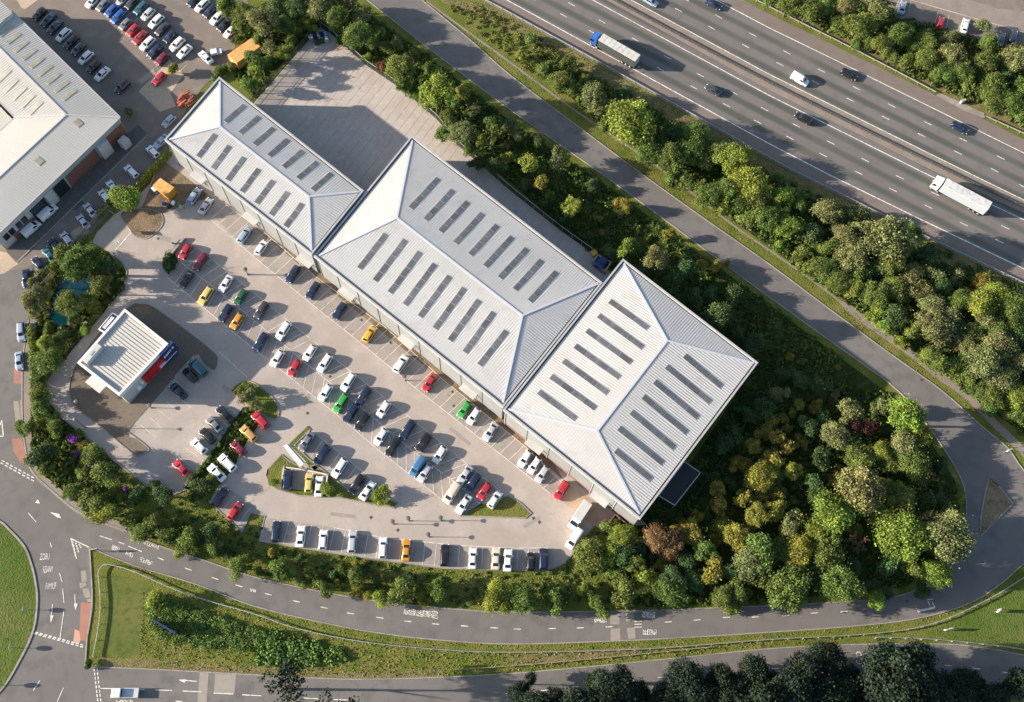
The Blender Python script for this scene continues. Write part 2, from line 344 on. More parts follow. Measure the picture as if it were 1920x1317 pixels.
lot = struct(sheet('upper_car_park', [(1650, -50), (1670, 30), (1760, 58), (1840, 75), (1920, 95), (2010, 120), (2010, -50)], .03, YARDTAR))
roadtop = struct(sheet('upper_lane', [(1690, -60), (1710, -2), (1770, 22), (1850, 44), (1920, 60), (2010, 80), (2010, 30), (1920, 22), (1870, 16), (1810, -2), (1770, -60)], .045, PATH))
# bay surfaces slightly darker
def bay_sheet(pix): return struct(sheet('parking_bays', pix, .055, BAYTAR))
bay_sheet([(395, 400), (480, 485), (560, 551), (688, 653), (790, 737), (960, 870), (1034, 928), (1056, 908), (985, 838), (800, 690), (620, 545), (500, 440), (420, 378)])
bay_sheet([(336, 452), (371, 465), (480, 553), (595, 646), (768, 783), (861, 858), (948, 930), (866, 966), (723, 855), (640, 785), (512, 682), (413, 603), (313, 520)])
bay_sheet([(575, 800), (613, 830), (705, 905), (678, 938), (590, 870), (548, 828)])
bay_sheet([(503, 972), (625, 989), (720, 1009), (856, 1023), (1024, 1028), (1026, 1069), (831, 1062), (660, 1040), (488, 1012)])
bay_sheet([(392, 940), (416, 908), (500, 966), (470, 962), (455, 997)])

WOODS = {
 'belt': [(690, 25), (800, 104), (960, 230), (1133, 345), (1290, 460), (1440, 570), (1585, 678), (1686, 752), (1745, 830), (1790, 900), (1800, 950), (1790, 1030), (1700, 1100), (1440, 1128), (1210, 1138), (1140, 1120), (1150, 1020), (1190, 1000), (1210, 960), (1300, 860), (1380, 740), (1360, 690), (1180, 530), (1125, 490), (960, 345), (860, 265), (826, 220), (750, 160), (610, 55), (590, 45), (475, 185), (440, 145), (455, 80), (475, 20), (560, -40), (640, -30)],
 'strip': [(1010, 100), (1100, 135), (1440, 325), (1700, 438), (1920, 540), (1990, 570), (1990, 880), (1900, 800), (1750, 690), (1600, 575), (1440, 462), (1256, 325), (1108, 215), (1030, 150)],
 'upper': [(1440, 5), (1600, 85), (1753, 165), (1920, 240), (2000, 280), (2000, 110), (1840, 75), (1690, 30), (1640, -40), (1400, -30)],
 'lower': [(392, 945), (455, 1002), (497, 970), (486, 1018), (660, 1046), (831, 1070), (1026, 1076), (1062, 1056), (1115, 990), (1160, 1010), (1150, 1130), (960, 1142), (743, 1126), (630, 1108), (480, 1076), (288, 1012), (240, 988), (150, 950), (160, 880), (226, 880), (280, 917), (326, 932), (404, 900)],
 'west': [(84, 715), (112, 688), (140, 650), (188, 592), (230, 545), (236, 512), (206, 478), (170, 460), (140, 480), (110, 500), (90, 540), (68, 600), (62, 700), (60, 800), (58, 870), (95, 905), (150, 950), (226, 880), (113, 783), (86, 745)]}
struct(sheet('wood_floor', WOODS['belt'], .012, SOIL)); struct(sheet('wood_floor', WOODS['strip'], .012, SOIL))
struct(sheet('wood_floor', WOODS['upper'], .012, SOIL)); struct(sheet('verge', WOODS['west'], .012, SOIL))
struct(sheet('verge', [(824, 0), (905, 6), (1100, 113), (1440, 302), (1700, 437), (1920, 538), (1920, 560), (1700, 462), (1440, 330), (1100, 145), (900, 30), (840, 10)], .022, DRY))
struct(sheet('verge', [(1400, -15), (1440, 14), (1600, 92), (1753, 170), (1920, 250), (1920, 232), (1760, 150), (1600, 72), (1440, -5)], .022, DRY))
struct(sheet('verge', [(180, 1234), (270, 1236), (370, 1245), (480, 1250), (600, 1256), (690, 1262), (830, 1256), (830, 1269), (690, 1273), (480, 1265), (300, 1255), (185, 1250)], .018, DRY))
struct(sheet('verge', [(960, 1230), (1060, 1222), (1200, 1213), (1200, 1230), (1080, 1240), (960, 1250)], .018, DRY))
ROUND = [(-60, 940), (0, 978), (14, 990), (45, 1024), (58, 1055), (66, 1087), (70, 1127), (63, 1182), (38, 1237), (0, 1297), (-60, 1345)]
rp = catmull(ROUND, 5)
rb = MB(); rb.prism([(p.x, p.y) for p in world_poly(rp)][::-1], 0.02, .17); lawn = struct(rb.build('roundabout_lawn', LAWN))
ribbon('kerb', world_poly(rp), .4, .02, KERB, .20, None)['kind'] = 'structure'
struct(sheet('verge', [(1740, 1185), (1800, 1160), (1860, 1130), (1930, 1090), (2000, 1050), (2000, 1225), (1920, 1214), (1850, 1206), (1780, 1200)], .02, LAWN))
struct(sheet('verge', [(200, 1075), (250, 1085), (300, 1110), (270, 1150), (265, 1200), (262, 1228), (186, 1228), (198, 1140)], .02, mat('mown_grass', (.095, .115, .028), .95, noise=[(.15, (.13, .13, .04), .42, .62), (.8, (.07, .095, .02), .48, .66), (4, (.15, .15, .055), .55, .72)], bump=(5, .8, .1), spec=.1)))

# footpaths, kerbs
fp = catmull([(800, 3), (816, 15), (880, 62), (960, 120), (1058, 193), (1108, 228), (1180, 276), (1256, 330), (1371, 420), (1440, 468), (1515, 520), (1590, 577), (1640, 615), (1710, 664), (1758, 703), (1808, 738), (1866, 795), (1920, 848), (1990, 925)], 4)
wid = [(.55 if p[0] < 1580 else 1.9) for p in fp]
struct(ribbon('footpath', world_poly(fp), wid, .03, PATH))
fw = catmull([(84, 486), (68, 520), (64, 600), (54, 650), (51, 720), (51, 800), (56, 858), (70, 889), (98, 914), (150, 957), (200, 977), (236, 992)], 4)
struct(ribbon('footpath', world_poly(fw), 1.7, .10, PATH))
def kerb(px, w=.22, h=.15):
    o = ribbon('kerb', world_poly(px), w, .0, KERB, h); return struct(o)
kerb(si); kerb(so_); kerb(sl)
kerb(catmull([(54, 600), (46, 650), (42, 700), (43, 800), (52, 862), (62, 886), (88, 912), (118, 938), (150, 962), (195, 981), (240, 997)], 4), .3)
kerb(catmull([(168, 1027), (170, 1060), (173, 1127), (168, 1170), (163, 1200), (160, 1252)], 4), .3)
kerb(catmull(LEFT[23:38], 4))
kerb([(486, 1015), (660, 1043), (831, 1066), (960, 1070), (1027, 1072), (1061, 1055), (1113, 988)])
kerb([(486, 1015), (497, 968), (470, 962), (455, 999), (392, 941), (416, 907), (404, 896), (326, 928), (278, 912), (226, 874), (113, 781), (88, 746), (85, 715), (110, 690), (140, 653), (188, 596), (232, 545), (238, 510), (228, 490), (208, 475)])
def island(name, pix, m, h=.17, smooth=4, km=KERB):
    px = catmull(pix, smooth, True) if smooth > 1 else pix
    w = world_poly(px); b = MB(); b.prism([(p.x, p.y) for p in w], .03, h); o = struct(b.build(name, m))
    struct(ribbon('kerb', w+[w[0], w[1]], .26, .03, km, h+.025)); return o
island('traffic_island', [(1854, 897), (1872, 912), (1899, 945), (1868, 976), (1836, 1008), (1839, 965), (1847, 925)], DIRT, smooth=1)
island('planted_island', [(436, 735), (444, 722), (462, 715), (482, 722), (505, 740), (520, 760), (522, 778), (512, 787), (485, 772), (455, 752)], GRASS)
island('planted_island', [(500, 893), (503, 880), (528, 853), (541, 864), (570, 880), (592, 872), (620, 893), (660, 925), (690, 938), (722, 932), (746, 944), (740, 951), (700, 947), (640, 934), (560, 930), (520, 917), (504, 908)], GRASS, smooth=1)
island('planted_island', [(576, 800), (582, 806), (552, 835), (580, 862), (598, 876), (590, 884), (545, 845), (543, 832)], GRASS, smooth=1)
island('planted_island', [(864, 968), (905, 945), (940, 935), (952, 930), (975, 943), (996, 963), (985, 972), (930, 970)], GRASS, smooth=1)
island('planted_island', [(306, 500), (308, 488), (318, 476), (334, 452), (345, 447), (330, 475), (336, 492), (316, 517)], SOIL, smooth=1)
island('dirt_island', [(228, 402), (262, 392), (298, 398), (306, 418), (292, 437), (275, 448), (258, 446), (248, 438), (236, 420)], DIRT, .12)
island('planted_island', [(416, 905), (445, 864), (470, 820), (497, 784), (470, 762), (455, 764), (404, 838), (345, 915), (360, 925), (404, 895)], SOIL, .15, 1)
struct(sheet('waste_ground', [(262, 400), (284, 345), (304, 300), (345, 330), (398, 372), (380, 376), (350, 380), (330, 392), (306, 400)], .075, DIRT))
struct(sheet('shop_paving', catmull([(246, 573), (262, 570.5), (282, 573), (305, 588), (350, 620), (402, 662), (408, 678), (401, 695), (382, 681), (363, 667), (300, 740), (241, 810), (260, 825), (278, 841), (263, 853), (250, 851), (220, 826), (190, 800), (152, 772), (135, 752), (130, 725), (140, 690), (190, 620)], 3, True), .085, BRPAVE))
struct(sheet('sandy_bed', catmull([(255, 580), (262, 575), (280, 574), (287, 580), (280, 588), (262, 588)], 4, True), .11, DIRT))
struct(ribbon('kerb', world_poly(catmull([(241, 811), (279, 841), (272, 850), (262, 854), (250, 852), (190, 801), (152, 773), (135, 753), (130, 725), (138, 693)], 3)), .2, .05, KERB, .17))
struct(sheet('pale_apron', [(-90, 640), (-90, 480), (0, 472), (40, 478), (58, 470), (40, 492), (0, 518)], .045, APRON))
struct(sheet('pale_apron', [(260, 172), (318, 112), (345, 140), (320, 175), (330, 200), (300, 210)], .045, APRON))
struct(sheet('brick_apron', [(1035, 925), (1060, 905), (1105, 935), (1180, 990), (1150, 1000), (1110, 985), (1080, 960)], .06, mat('tan_paving', (.36, .25, .18), .9, noise=[(.5, (.3, .21, .155), .42, .64)])))
struct(sheet('gravel_strip', [(480, 430), (620, 545), (800, 690), (985, 838), (1056, 900), (1040, 870), (960, 790), (620, 510), (500, 415)], .062, DIRT))
struct(sheet('brick_apron', [(131, 437), (150, 424), (168, 432), (160, 444), (140, 455)], .045, APRON))
# pond
pw = [(92, 585), (104, 545), (112, 525), (150, 512), (178, 530), (178, 548), (150, 575), (138, 612), (106, 614), (92, 605)]
struct(sheet('pond_water', pw, .06, WATER)); struct(sheet('pond_bank', [(106, 613), (139, 611), (138, 622), (110, 620)], .05, DIRT))

# ---------------------------------------------------------------- paving slabs of the service yard
YARD = [(600, 52), (478, 192), (440, 250), (600, 400), (700, 470), (800, 420), (1118, 560), (1150, 520), (1123, 484), (1055, 436), (960, 361), (921, 327), (856, 271), (821, 226), (751, 166), (688, 124), (617, 61)]
yard = struct(sheet('service_yard', YARD, .03, JOINT))
yw = [(p.x, p.y) for p in world_poly(YARD)]
def clip_rect(poly, u, v, u0, u1, v0, v1):
    pts = [(p[0]*u[0]+p[1]*u[1], p[0]*v[0]+p[1]*v[1]) for p in poly]
    for ax, val, s in ((0, u0, 1), (0, u1, -1), (1, v0, 1), (1, v1, -1)):
        out = []
        for i in range(len(pts)):
            p, q = pts[i], pts[(i+1) % len(pts)]; a_, b_ = (p[ax]-val)*s, (q[ax]-val)*s
            if a_ >= 0: out.append(p)
            if (a_ >= 0) != (b_ >= 0):
                t = a_/(a_-b_); out.append((p[0]+(q[0]-p[0])*t, p[1]+(q[1]-p[1])*t))
        pts = out
        if len(pts) < 3: return []
    return [(p[0]*u[0]+p[1]*v[0], p[0]*u[1]+p[1]*v[1]) for p in pts]
du = (P(560, 90)-P(490, 172)); du = (du.x/du.length, du.y/du.length); dv = (-du[1], du[0])
us = [p[0]*du[0]+p[1]*du[1] for p in yw]; vs_ = [p[0]*dv[0]+p[1]*dv[1] for p in yw]
covered = [(p.x, p.y) for p in world_poly([(455, 285), (670, 405), (700, 420), (795, 330), (1120, 580), (700, 620), (420, 330)])]
vv = min(vs_)
k = 0
while vv < max(vs_):
    uu = min(us)-(k % 3)*2.3
    while uu < max(us):
        q = clip_rect(yw, du, dv, uu+.02, uu+6.98, vv+.035, vv+2.165)
        if len(q) >= 3:
            cx_ = sum(p[0] for p in q)/len(q); cy_ = sum(p[1] for p in q)/len(q)
            if not inpoly([cx_], [cy_], covered)[0]:
                b = MB(); n = len(q); h = .055+random.uniform(0, .008)
                b.v = [(p[0], p[1], h) for p in q]+[(p[0], p[1], .03) for p in q]
                b.f = [tuple(range(n))]+[(i, n+i, n+(i+1) % n, (i+1) % n) for i in range(n)]
                b.build('slab', GREYPAVE, yard)
        uu += 7
    vv += 2.2; k += 1

# ---------------------------------------------------------------- road markings
def edge_line(parent, px, w=.2, z=.085, m=PAINT, name='edge_line'):
    return ribbon(name, world_poly(px), w, z, m, None, parent)
edge_line(motorway, [(860, -47), (960, 6), (1200, 137), (1440, 269), (1558, 330), (1720, 409), (1920, 505), (2030, 557)], .28)
edge_line(motorway, [(1020, -50), (1110, 0), (1440, 178.5), (1743, 330), (1920, 413), (2030, 465)], .25)
edge_line(motorway, [(1092, -50), (1182, 0), (1440, 139), (1826, 330), (1920, 376), (2030, 430)], .25)
edge_line(motorway, [(1250, -50), (1351, 5), (1440, 52), (1600, 130), (1760, 209), (1920, 288), (2030, 342)], .25)
def dashes(parent, pts, ln, w, z=.085):
    """pts are dash centres in photo pixels; each dash follows its neighbours"""
    ws = [P(*p) for p in pts]
    for i, p in enumerate(ws):
        d = (ws[min(i+1, len(ws)-1)]-ws[max(i-1, 0)]).normalized(); l = ln[i] if isinstance(ln, list) else ln
        stripe(parent, p-d*l/2, p+d*l/2, w, z)
D1 = [Zp(2, 0, *q) for q in ((150, -10), (385, 118), (600, 243), (1110, 520), (1360, 657), (1605, 790), (1838, 915))]+[Zp(3, 0, *q) for q in ((165, 1035), (412, 1163), (677, 1296))]+[Zp(3, 1, *q) for q in ((935, 107), (1200, 233), (1465, 363), (1730, 490))]
D2 = [Zp(2, 0, *q) for q in ((190, -100), (445, 35), (675, 165), (920, 298), (1165, 433), (1408, 565), (1660, 697), (1890, 820))]+[Zp(3, 0, *q) for q in ((212, 942), (468, 1070), (725, 1200))]+[Zp(3, 1, *q) for q in ((985, 12), (1250, 135), (1512, 260), (1775, 387))]
D3 = [Zp(2, 0, *q) for q in ((990, -58), (1245, 78), (1495, 212), (1748, 347))]+[Zp(3, 0, *q) for q in ((90, 483), (355, 620), (615, 750), (880, 885), (1150, 1015), (1420, 1145), (1695, 1277))]+[Zp(3, 1, *q) for q in ((1905, 80),)]
D4 = [Zp(2, 0, *q) for q in ((1300, 0), (1545, 127), (1800, 262))]+[Zp(3, 0, *q) for q in ((140, 395), (400, 532), (662, 663), (925, 793), (1195, 925), (1460, 1048), (1740, 1182))]
for D in (D1, D2, D3, D4): dashes(motorway, D, 2.1, .2)
dashes(access_road, [Zp(0, 3, *q) for q in ((795, 88), (910, 127), (1012, 170), (1205, 245), (1410, 322), (1612, 392), (1790, 447))]+[Zp(1, 3, *q) for q in ((92, 510), (303, 563), (510, 610), (707, 653), (927, 685), (1135, 712), (1345, 732), (1561, 747), (1783, 761))]+[Zp(2, 3, *q) for q in ((40, 770), (302, 766), (512, 761), (728, 753), (1170, 717), (1385, 702), (1605, 683), (1820, 680))]+[Zp(3, 3, *q) for q in ((133, 670), (345, 650), (568, 640))], [2.8, 1.3, 3.2]+[1.5]*24, .17)
for (x0, y0, x1, y1) in ((188, 1291, 271, 1293), (292, 1294, 323, 1295), (343, 1296, 378, 1297.5), (401, 1300, 438, 1301.5), (454, 1303, 490, 1305), (569, 1309, 603, 1311), (626, 1312, 653, 1313), (948, 1301, 961, 1300)):
    stripe(main_road, P(x0, y0), P(x1, y1), .17, .1)
dashes(main_road, [Zp(2, 3, *q) for q in ((245, 1228), (480, 1203), (673, 1183), (900, 1157), (1120, 1132))]+[Zp(3, 3, *q) for q in ((55, 1065), (500, 1030), (800, 1010), (1130, 1025), (1345, 1043), (1557, 1065), (1783, 1096))], 1.6, .17, .1)
edge_line(main_road, [(1690, 1284), (1750, 1288), (1810, 1296), (1876, 1304)], .18, .1)
dashes(main_road, [Zp(0, 3, *q) for q in ((382, 140), (457, 385))], [1.2, 2], .15, .1)
for q in (((470, 468), (481, 576)), ((481, 625), (450, 840)), ((300, 1155), (250, 1230)), ((476, 1210), (430, 1315))):
    stripe(main_road, P(*Zp(0, 3, *q[0])), P(*Zp(0, 3, *q[1])), .15, .1)
stripe(main_road, P(*Zp(0, 2, 212, 1205)), P(*Zp(0, 2, 272, 1275)), .15, .1)
def giveway(A, B, n, w=.22):
    a_, b_ = P(*A), P(*B)
    for i in range(n): stripe(main_road, a_.lerp(b_, (i+.15)/n), a_.lerp(b_, (i+.8)/n), w, .1)
giveway(Zp(0, 3, 250, 800), Zp(0, 3, 630, 908), 11); giveway(Zp(0, 3, 262, 792), Zp(0, 3, 632, 893), 11)
giveway(Zp(0, 3, 705, 1060), Zp(0, 3, 735, 1317), 8); giveway(Zp(0, 3, 727, 1055), Zp(0, 3, 757, 1317), 8)
giveway(Zp(0, 2, 0, 828), Zp(0, 2, 262, 972), 8); giveway(Zp(0, 2, 10, 812), Zp(0, 2, 262, 948), 8)
stripe(main_road, P(133, 1010), P(168, 1027), .2, .1); stripe(main_road, P(133, 1010), P(144, 1048), .18, .1)
for k in range(3):
    giveway((136+6*k, 1014+3*k), (143+5*k, 1046-9*k), 5-k, .3)
def poly_mark(parent, pix, m=PAINT, z=.1, name='road_marking'):
    o = sheet(name, pix, z, m); o.parent = parent; return o
poly_mark(main_road, [Zp(0, 2, *q) for q in ((265, 1130), (285, 1103), (300, 1137))])
poly_mark(main_road, [Zp(0, 2, *q) for q in ((375, 1200), (445, 1215), (460, 1245), (430, 1240))])
for e in (((0, 632), (27, 632)), ((27, 632), (15, 515)), ((15, 515), (-20, 600))): stripe(main_road, P(*Zp(0, 2, *e[0])), P(*Zp(0, 2, *e[1])), .22, .1)
def arrow(parent, tail, head, w=.16, hw=.5, hl=1.4, z=.1):
    a_, b_ = P(*tail), P(*head); d = (b_-a_).normalized(); n = Vector((-d.y, d.x, 0)); m_ = b_-d*hl
    pts = [a_+n*w/2, m_+n*w/2, m_+n*hw, b_, m_-n*w*1.2, m_-n*w/2, a_-n*w/2]
    o = sheet('lane_arrow', [(p.x, p.y) for p in pts], z, PAINT, True); o.parent = parent
arrow(main_road, Zp(0, 3, 395, 585), Zp(0, 3, 380, 722)); arrow(main_road, Zp(0, 3, 561, 508), Zp(0, 3, 566, 632))
arrow(main_road, Zp(0, 3, 1475, 1162), Zp(0, 3, 1338, 1150)); arrow(main_road, Zp(0, 3, 1420, 1330), Zp(0, 3, 1310, 1305))
poly_mark(main_road, [Zp(0, 2, *q) for q in ((105, 130), (172, 135), (165, 240), (103, 238))], REDROAD, .083, 'red_patch')
poly_mark(main_road, [Zp(0, 2, *q) for q in ((90, 650), (165, 650), (195, 760), (230, 860), (215, 870), (150, 820), (100, 740))], REDROAD, .083, 'red_patch')
poly_mark(main_road, [Zp(0, 3, *q) for q in ((605, 570), (690, 570), (680, 700), (640, 860), (590, 850), (600, 700))], REDROAD, .083, 'red_patch')
poly_mark(main_road, [Zp(0, 3, *q) for q in ((560, 770), (595, 785), (607, 850), (590, 885), (550, 870))], mat('salmon_patch', (.48, .27, .2), .9), .092, 'red_patch')
for q in (((605, 335), (645, 332), (652, 412), (612, 418)), ((618, 470), (665, 465), (680, 530), (650, 540), (630, 525)), ((650, 548), (690, 540), (692, 570), (660, 575)), ((595, 425), (640, 420), (650, 440), (600, 470)), ((1495, 1092), (1563, 1097), (1548, 1317), (1478, 1317)), ((1610, 1105), (1770, 1110), (1755, 1250), (1602, 1245))):
    poly_mark(main_road, [Zp(0, 3, *p) for p in q], PALEPATCH, .083, 'tarmac_patch')
for q in (((735, 660), (805, 660), (805, 735), (735, 735)), ((850, 650), (910, 648), (912, 710), (852, 715)), ((738, 765), (810, 765), (812, 858), (738, 860)), ((858, 762), (920, 758), (925, 840), (870, 845))):
    poly_mark(access_road, [Zp(2, 3, *p) for p in q], PALEPATCH, .065, 'tarmac_patch')
for q in (((100, 370), (140, 370), (160, 515), (118, 525)), ((150, 365), (172, 365), (172, 512), (160, 512))):
    poly_mark(main_road, [Zp(0, 2, *p) for p in q], PALEPATCH, .083, 'tarmac_patch')
poly_mark(service_road, [Zp(0, 1, *q) for q in ((535, 240), (600, 180), (635, 200), (570, 262))], DARKPATCH, .05, 'tarmac_patch')
poly_mark(service_road, [Zp(0, 0, *q) for q in ((1030, 605), (1150, 515), (1170, 555), (1065, 632))], PALEPATCH, .075, 'tarmac_patch')
for q in (((15, 275), (0, 262), (18, 255), (40, 262)),): pass

def text_mark(parent, s, px, size, up, z=.1, sx=1.0, flip=1):
    """flat painted word: centred at pixel px, baseline direction and up direction given in photo pixels"""
    cu = bpy.data.curves.new('word', 'FONT'); cu.body = s; cu.align_x = 'CENTER'; cu.align_y = 'CENTER'; cu.size = 1
    tmp = bpy.data.objects.new('word', cu); C.objects.link(tmp); dg = bpy.context.evaluated_depsgraph_get()
    me = bpy.data.meshes.new_from_object(tmp.evaluated_get(dg)); bpy.data.objects.remove(tmp)
    o = link('painted_word', me, PAINT, parent)
    c = P(*px); u = (P(px[0]+up[0]*10, px[1]+up[1]*10)-c); ang = math.atan2(u.y, u.x)-math.pi/2
    o.location = (c.x, c.y, z); o.rotation_euler = (0, 0, ang); o.scale = (size*sx*flip, size, 1); return o
text_mark(main_road, 'ZO8U', Zp(0, 3, 337, 230), 1.9, (.1, -1), sx=.40)
text_mark(main_road, 'RESANM', Zp(0, 3, 360, 325), 1.9, (.1, -1), sx=.28)
text_mark(main_road, 'FAMIUF', Zp(0, 3, 382, 450), 1.9, (.1, -1), sx=.34)
text_mark(main_road, 'D', Zp(3, 3, 680, 955), 1.6, (-1, .1), sx=.8); text_mark(main_road, 'C', Zp(3, 3, 685, 1015), 1.8, (-1, .1), sx=.8)
def glyphs(parent, quad, rows, cols, seed, z=.085, w=.10):
    """rows of blocky half-worn letters inside a quad given in photo pixels"""
    rd = random.Random(seed); A, B, Cc, D = [P(*q) for q in quad]
    def pt(u, v): return A.lerp(B, u).lerp(D.lerp(Cc, u), v)
    for r_ in range(rows):
        for c_ in range(cols):
            u0, u1 = (c_+.08)/cols, (c_+.92)/cols; v0, v1 = (r_+.08)/rows, (r_+.88)/rows
            segs = [((u0, v0), (u0, v1)), ((u1, v0), (u1, v1)), ((u0, v0), (u1, v0)), ((u0, v1), (u1, v1)), ((u0, (v0+v1)/2), (u1, (v0+v1)/2)), ((u0, v0), (u1, v1))]
            for sgm in rd.sample(segs, 3 if rd.random() < .7 else 4):
                stripe(parent, pt(*sgm[0]), pt(*sgm[1]), w, z+rd.uniform(0, .004), name='painted_stroke')
def zq(rx, ry, *q): return [Zp(rx, ry, *p) for p in q]
glyphs(access_road, zq(0, 3, (845, 138), (900, 158), (886, 200), (830, 182)), 2, 4, 1)
glyphs(access_road, zq(0, 3, (950, 182), (1002, 205), (990, 238), (938, 215)), 1, 4, 2)
glyphs(access_road, zq(0, 3, (1052, 228), (1148, 268), (1138, 300), (1040, 262)), 1, 6, 3)
glyphs(access_road, zq(0, 3, (985, 95), (1052, 115), (1045, 132), (978, 108)), 1, 6, 4)
glyphs(access_road, zq(0, 3, (1080, 105), (1205, 150), (1190, 180), (1070, 135)), 1, 8, 5)
glyphs(access_road, zq(1, 3, (1110, 620), (1205, 622), (1200, 672), (1105, 660)), 2, 7, 6)
glyphs(access_road, zq(1, 3, (1210, 625), (1365, 635), (1360, 695), (1205, 672)), 3, 7, 7)
glyphs(access_road, zq(2, 3, (613, 680), (712, 690), (710, 722), (613, 722)), 2, 6, 8)
glyphs(access_road, zq(2, 3, (972, 640), (1070, 640), (1070, 690), (972, 685)), 3, 6, 9)
glyphs(access_road, zq(2, 3, (980, 772), (1083, 775), (1083, 816), (980, 812)), 2, 6, 10)
glyphs(access_road, zq(1, 3, (-45, 545-83), (0, 555-83), (0, 580-83), (-45, 572-83)), 1, 3, 11)
glyphs(main_road, zq(0, 3, (865, 1305), (1000, 1295), (1000, 1317), (865, 1320)), 1, 7, 12, .1)
for q in (((915, 715), (972, 712)), ((915, 735), (972, 733)), ((915, 757), (972, 755))): stripe(access_road, P(*Zp(2, 3, *q[0])), P(*Zp(2, 3, *q[1])), .16, .085)
stripe(access_road, P(*Zp(3, 3, 1118, 638)), P(*Zp(3, 3, 1248, 608)), .4, .085); stripe(access_road, P(*Zp(3, 3, 1248, 608)), P(*Zp(3, 3, 1228, 570)), .2, .085)
stripe(access_road, P(*Zp(3, 3, 1190, 552)), P(*Zp(3, 3, 1235, 545)), .15, .085); stripe(access_road, P(*Zp(3, 3, 1100, 615)), P(*Zp(3, 3, 1138, 625)), .15, .085)
stripe(access_road, P(*Zp(3, 3, 1195, 560)), P(*Zp(3, 3, 1212, 600)), .15, .085)

def bline(px, w=.13): return ribbon('bay_line', world_poly(px), w, .075, BAYPAINT, None, car_park)
def bays(front, back, n0, n1, step=2.45, skip=0.0):
    """separators from points on the front line towards the back line, both polylines in photo pixels"""
    fw_ = world_poly(front); bw_ = world_poly(back)
    def walk(pl, s):
        for i in range(len(pl)-1):
            l = (pl[i+1]-pl[i]).length
            if s <= l or i == len(pl)-2: return pl[i].lerp(pl[i+1], s/l)
            s -= l
    lf = sum((fw_[i+1]-fw_[i]).length for i in range(len(fw_)-1)); lb = sum((bw_[i+1]-bw_[i]).length for i in range(len(bw_)-1))
    n = int(lf/step)
    for k in range(n+1):
        if skip and random.random() < skip: continue
        stripe(car_park, walk(fw_, k*step), walk(bw_, k*step*lb/lf), .12, .075, BAYPAINT, 'bay_line')
Fr1 = [(395, 412), (480, 485), (560, 551), (688, 653), (790, 737), (960, 869), (1032, 926)]
Bk1 = [(425, 385), (500, 440), (590, 518), (720, 612), (830, 712), (985, 838), (1054, 906)]
bline(Fr1); bline(Bk1); bays(Fr1, Bk1, 0, 0)
Fr2 = [(371, 465), (480, 553), (595, 646), (630, 675), (768, 783), (861, 858), (948, 930)]
Md = [(336, 490), (396, 535), (480, 604), (588, 693), (690, 775), (776, 848), (860, 910), (900, 945)]
Fr3 = [(313, 520), (413, 603), (480, 658), (512, 682), (640, 785), (723, 855), (866, 966)]
bline(Fr2); bline(Md); bline(Fr3); bays(Fr2, Md, 0, 0); bays(Md[:-1], Fr3, 0, 0)
Fr4 = [(575, 800), (613, 830), (705, 905)]; Bk4 = [(552, 835), (592, 868), (678, 938)]
bline(Fr4); bays(Fr4, Bk4, 0, 0)
Fr5 = [(500, 972), (625, 989.5), (720, 1009), (856, 1023), (960, 1028), (1025, 1028)]; Bk5 = [(488, 1012), (600, 1032), (700, 1048), (831, 1064), (960, 1067), (1026, 1070)]
bline(Fr5[1:]); bays(Fr5, Bk5, 0, 0)
bline(zq(0, 2, (1640, 0), (1850, 190))); bays(zq(0, 2, (1050, 545), (1360, 280)), zq(0, 2, (1170, 640), (1480, 380)), 0, 0)
bays(zq(0, 2, (1340, 790), (1690, 370)), zq(0, 2, (1470, 890), (1840, 470)), 0, 0); bays(zq(0, 2, (1560, 890), (1800, 600)), zq(0, 2, (1660, 980), (1900, 700)), 0, 0)
bays(zq(0, 2, (1290, 200), (1470, 60)), zq(0, 2, (1430, 310), (1600, 160)), 0, 0)
for q in (((1570, 1120), (1670, 1000)), ((1660, 1185), (1760, 1080)), ((1780, 1300), (1870, 1170))): stripe(car_park, P(*Zp(0, 2, *q[0])), P(*Zp(0, 2, *q[1])), .1, .075, BAYPAINT, 'bay_line')
stripe(car_park, P(*Zp(0, 1, 862, 562)), P(*Zp(0, 1, 982, 425)), .25, .075, PAINT, 'stop_line')
glyphs(car_park, zq(0, 1, (850, 490), (890, 465), (905, 500), (865, 520)), 1, 3, 21, .075)
for k in range(12): stripe(service_road, P(155+k*11.6, 10+k*11.4) if False else P(*Zp(0, 0, 690+k*53, 60+k*49)), P(*Zp(0, 0, 820+k*53, -55+k*49)), .08, .05, BAYPAINT, 'bay_line')
for q in (((1040, 380), (1190, 520)), ((1070, 350), (1260, 500))): pass
for k in range(4): stripe(service_road, P(196+k*16, 388-k*21), P(214+k*16, 402-k*21), .1, .05, BAYPAINT, 'bay_line')
for q in (((1060, 0), (1916, 245)),): stripe(lot, P(*Zp(3, 0, *q[0])), P(*Zp(3, 0, *q[1])), .12, .06, BAYPAINT, 'bay_line')
for q in ((935, 130, 980, 0), (1055, 90, 1070, 10), (1235, 220, 1275, 85), (1330, 220, 1355, 115), (1420, 240, 1465, 130)): stripe(lot, P(*Zp(3, 0, q[0], q[1])), P(*Zp(3, 0, q[2], q[3])), .1, .06, BAYPAINT, 'bay_line')
DRAIN = mat('drain_iron', (.05, .048, .045), .7)
for q in ((0, 1, 1183, 470), (1, 2, 1470, 300), (1, 2, 555, 185), (1, 2, 1480, 405), (1, 2, 860, 1240), (1, 1, 1010, 1250), (1, 1, 790, 1080), (2, 2, 205, 1275), (0, 2, 1290, 200), (1, 2, 385, 460), (2, 3, 160, -60), (1, 3, 1060, 30)):
    p_ = P(*Zp(*q)); ubox('drain_cover', car_park, (p_.x, p_.y, .05), (.55, .55, .03), .6, DRAIN)
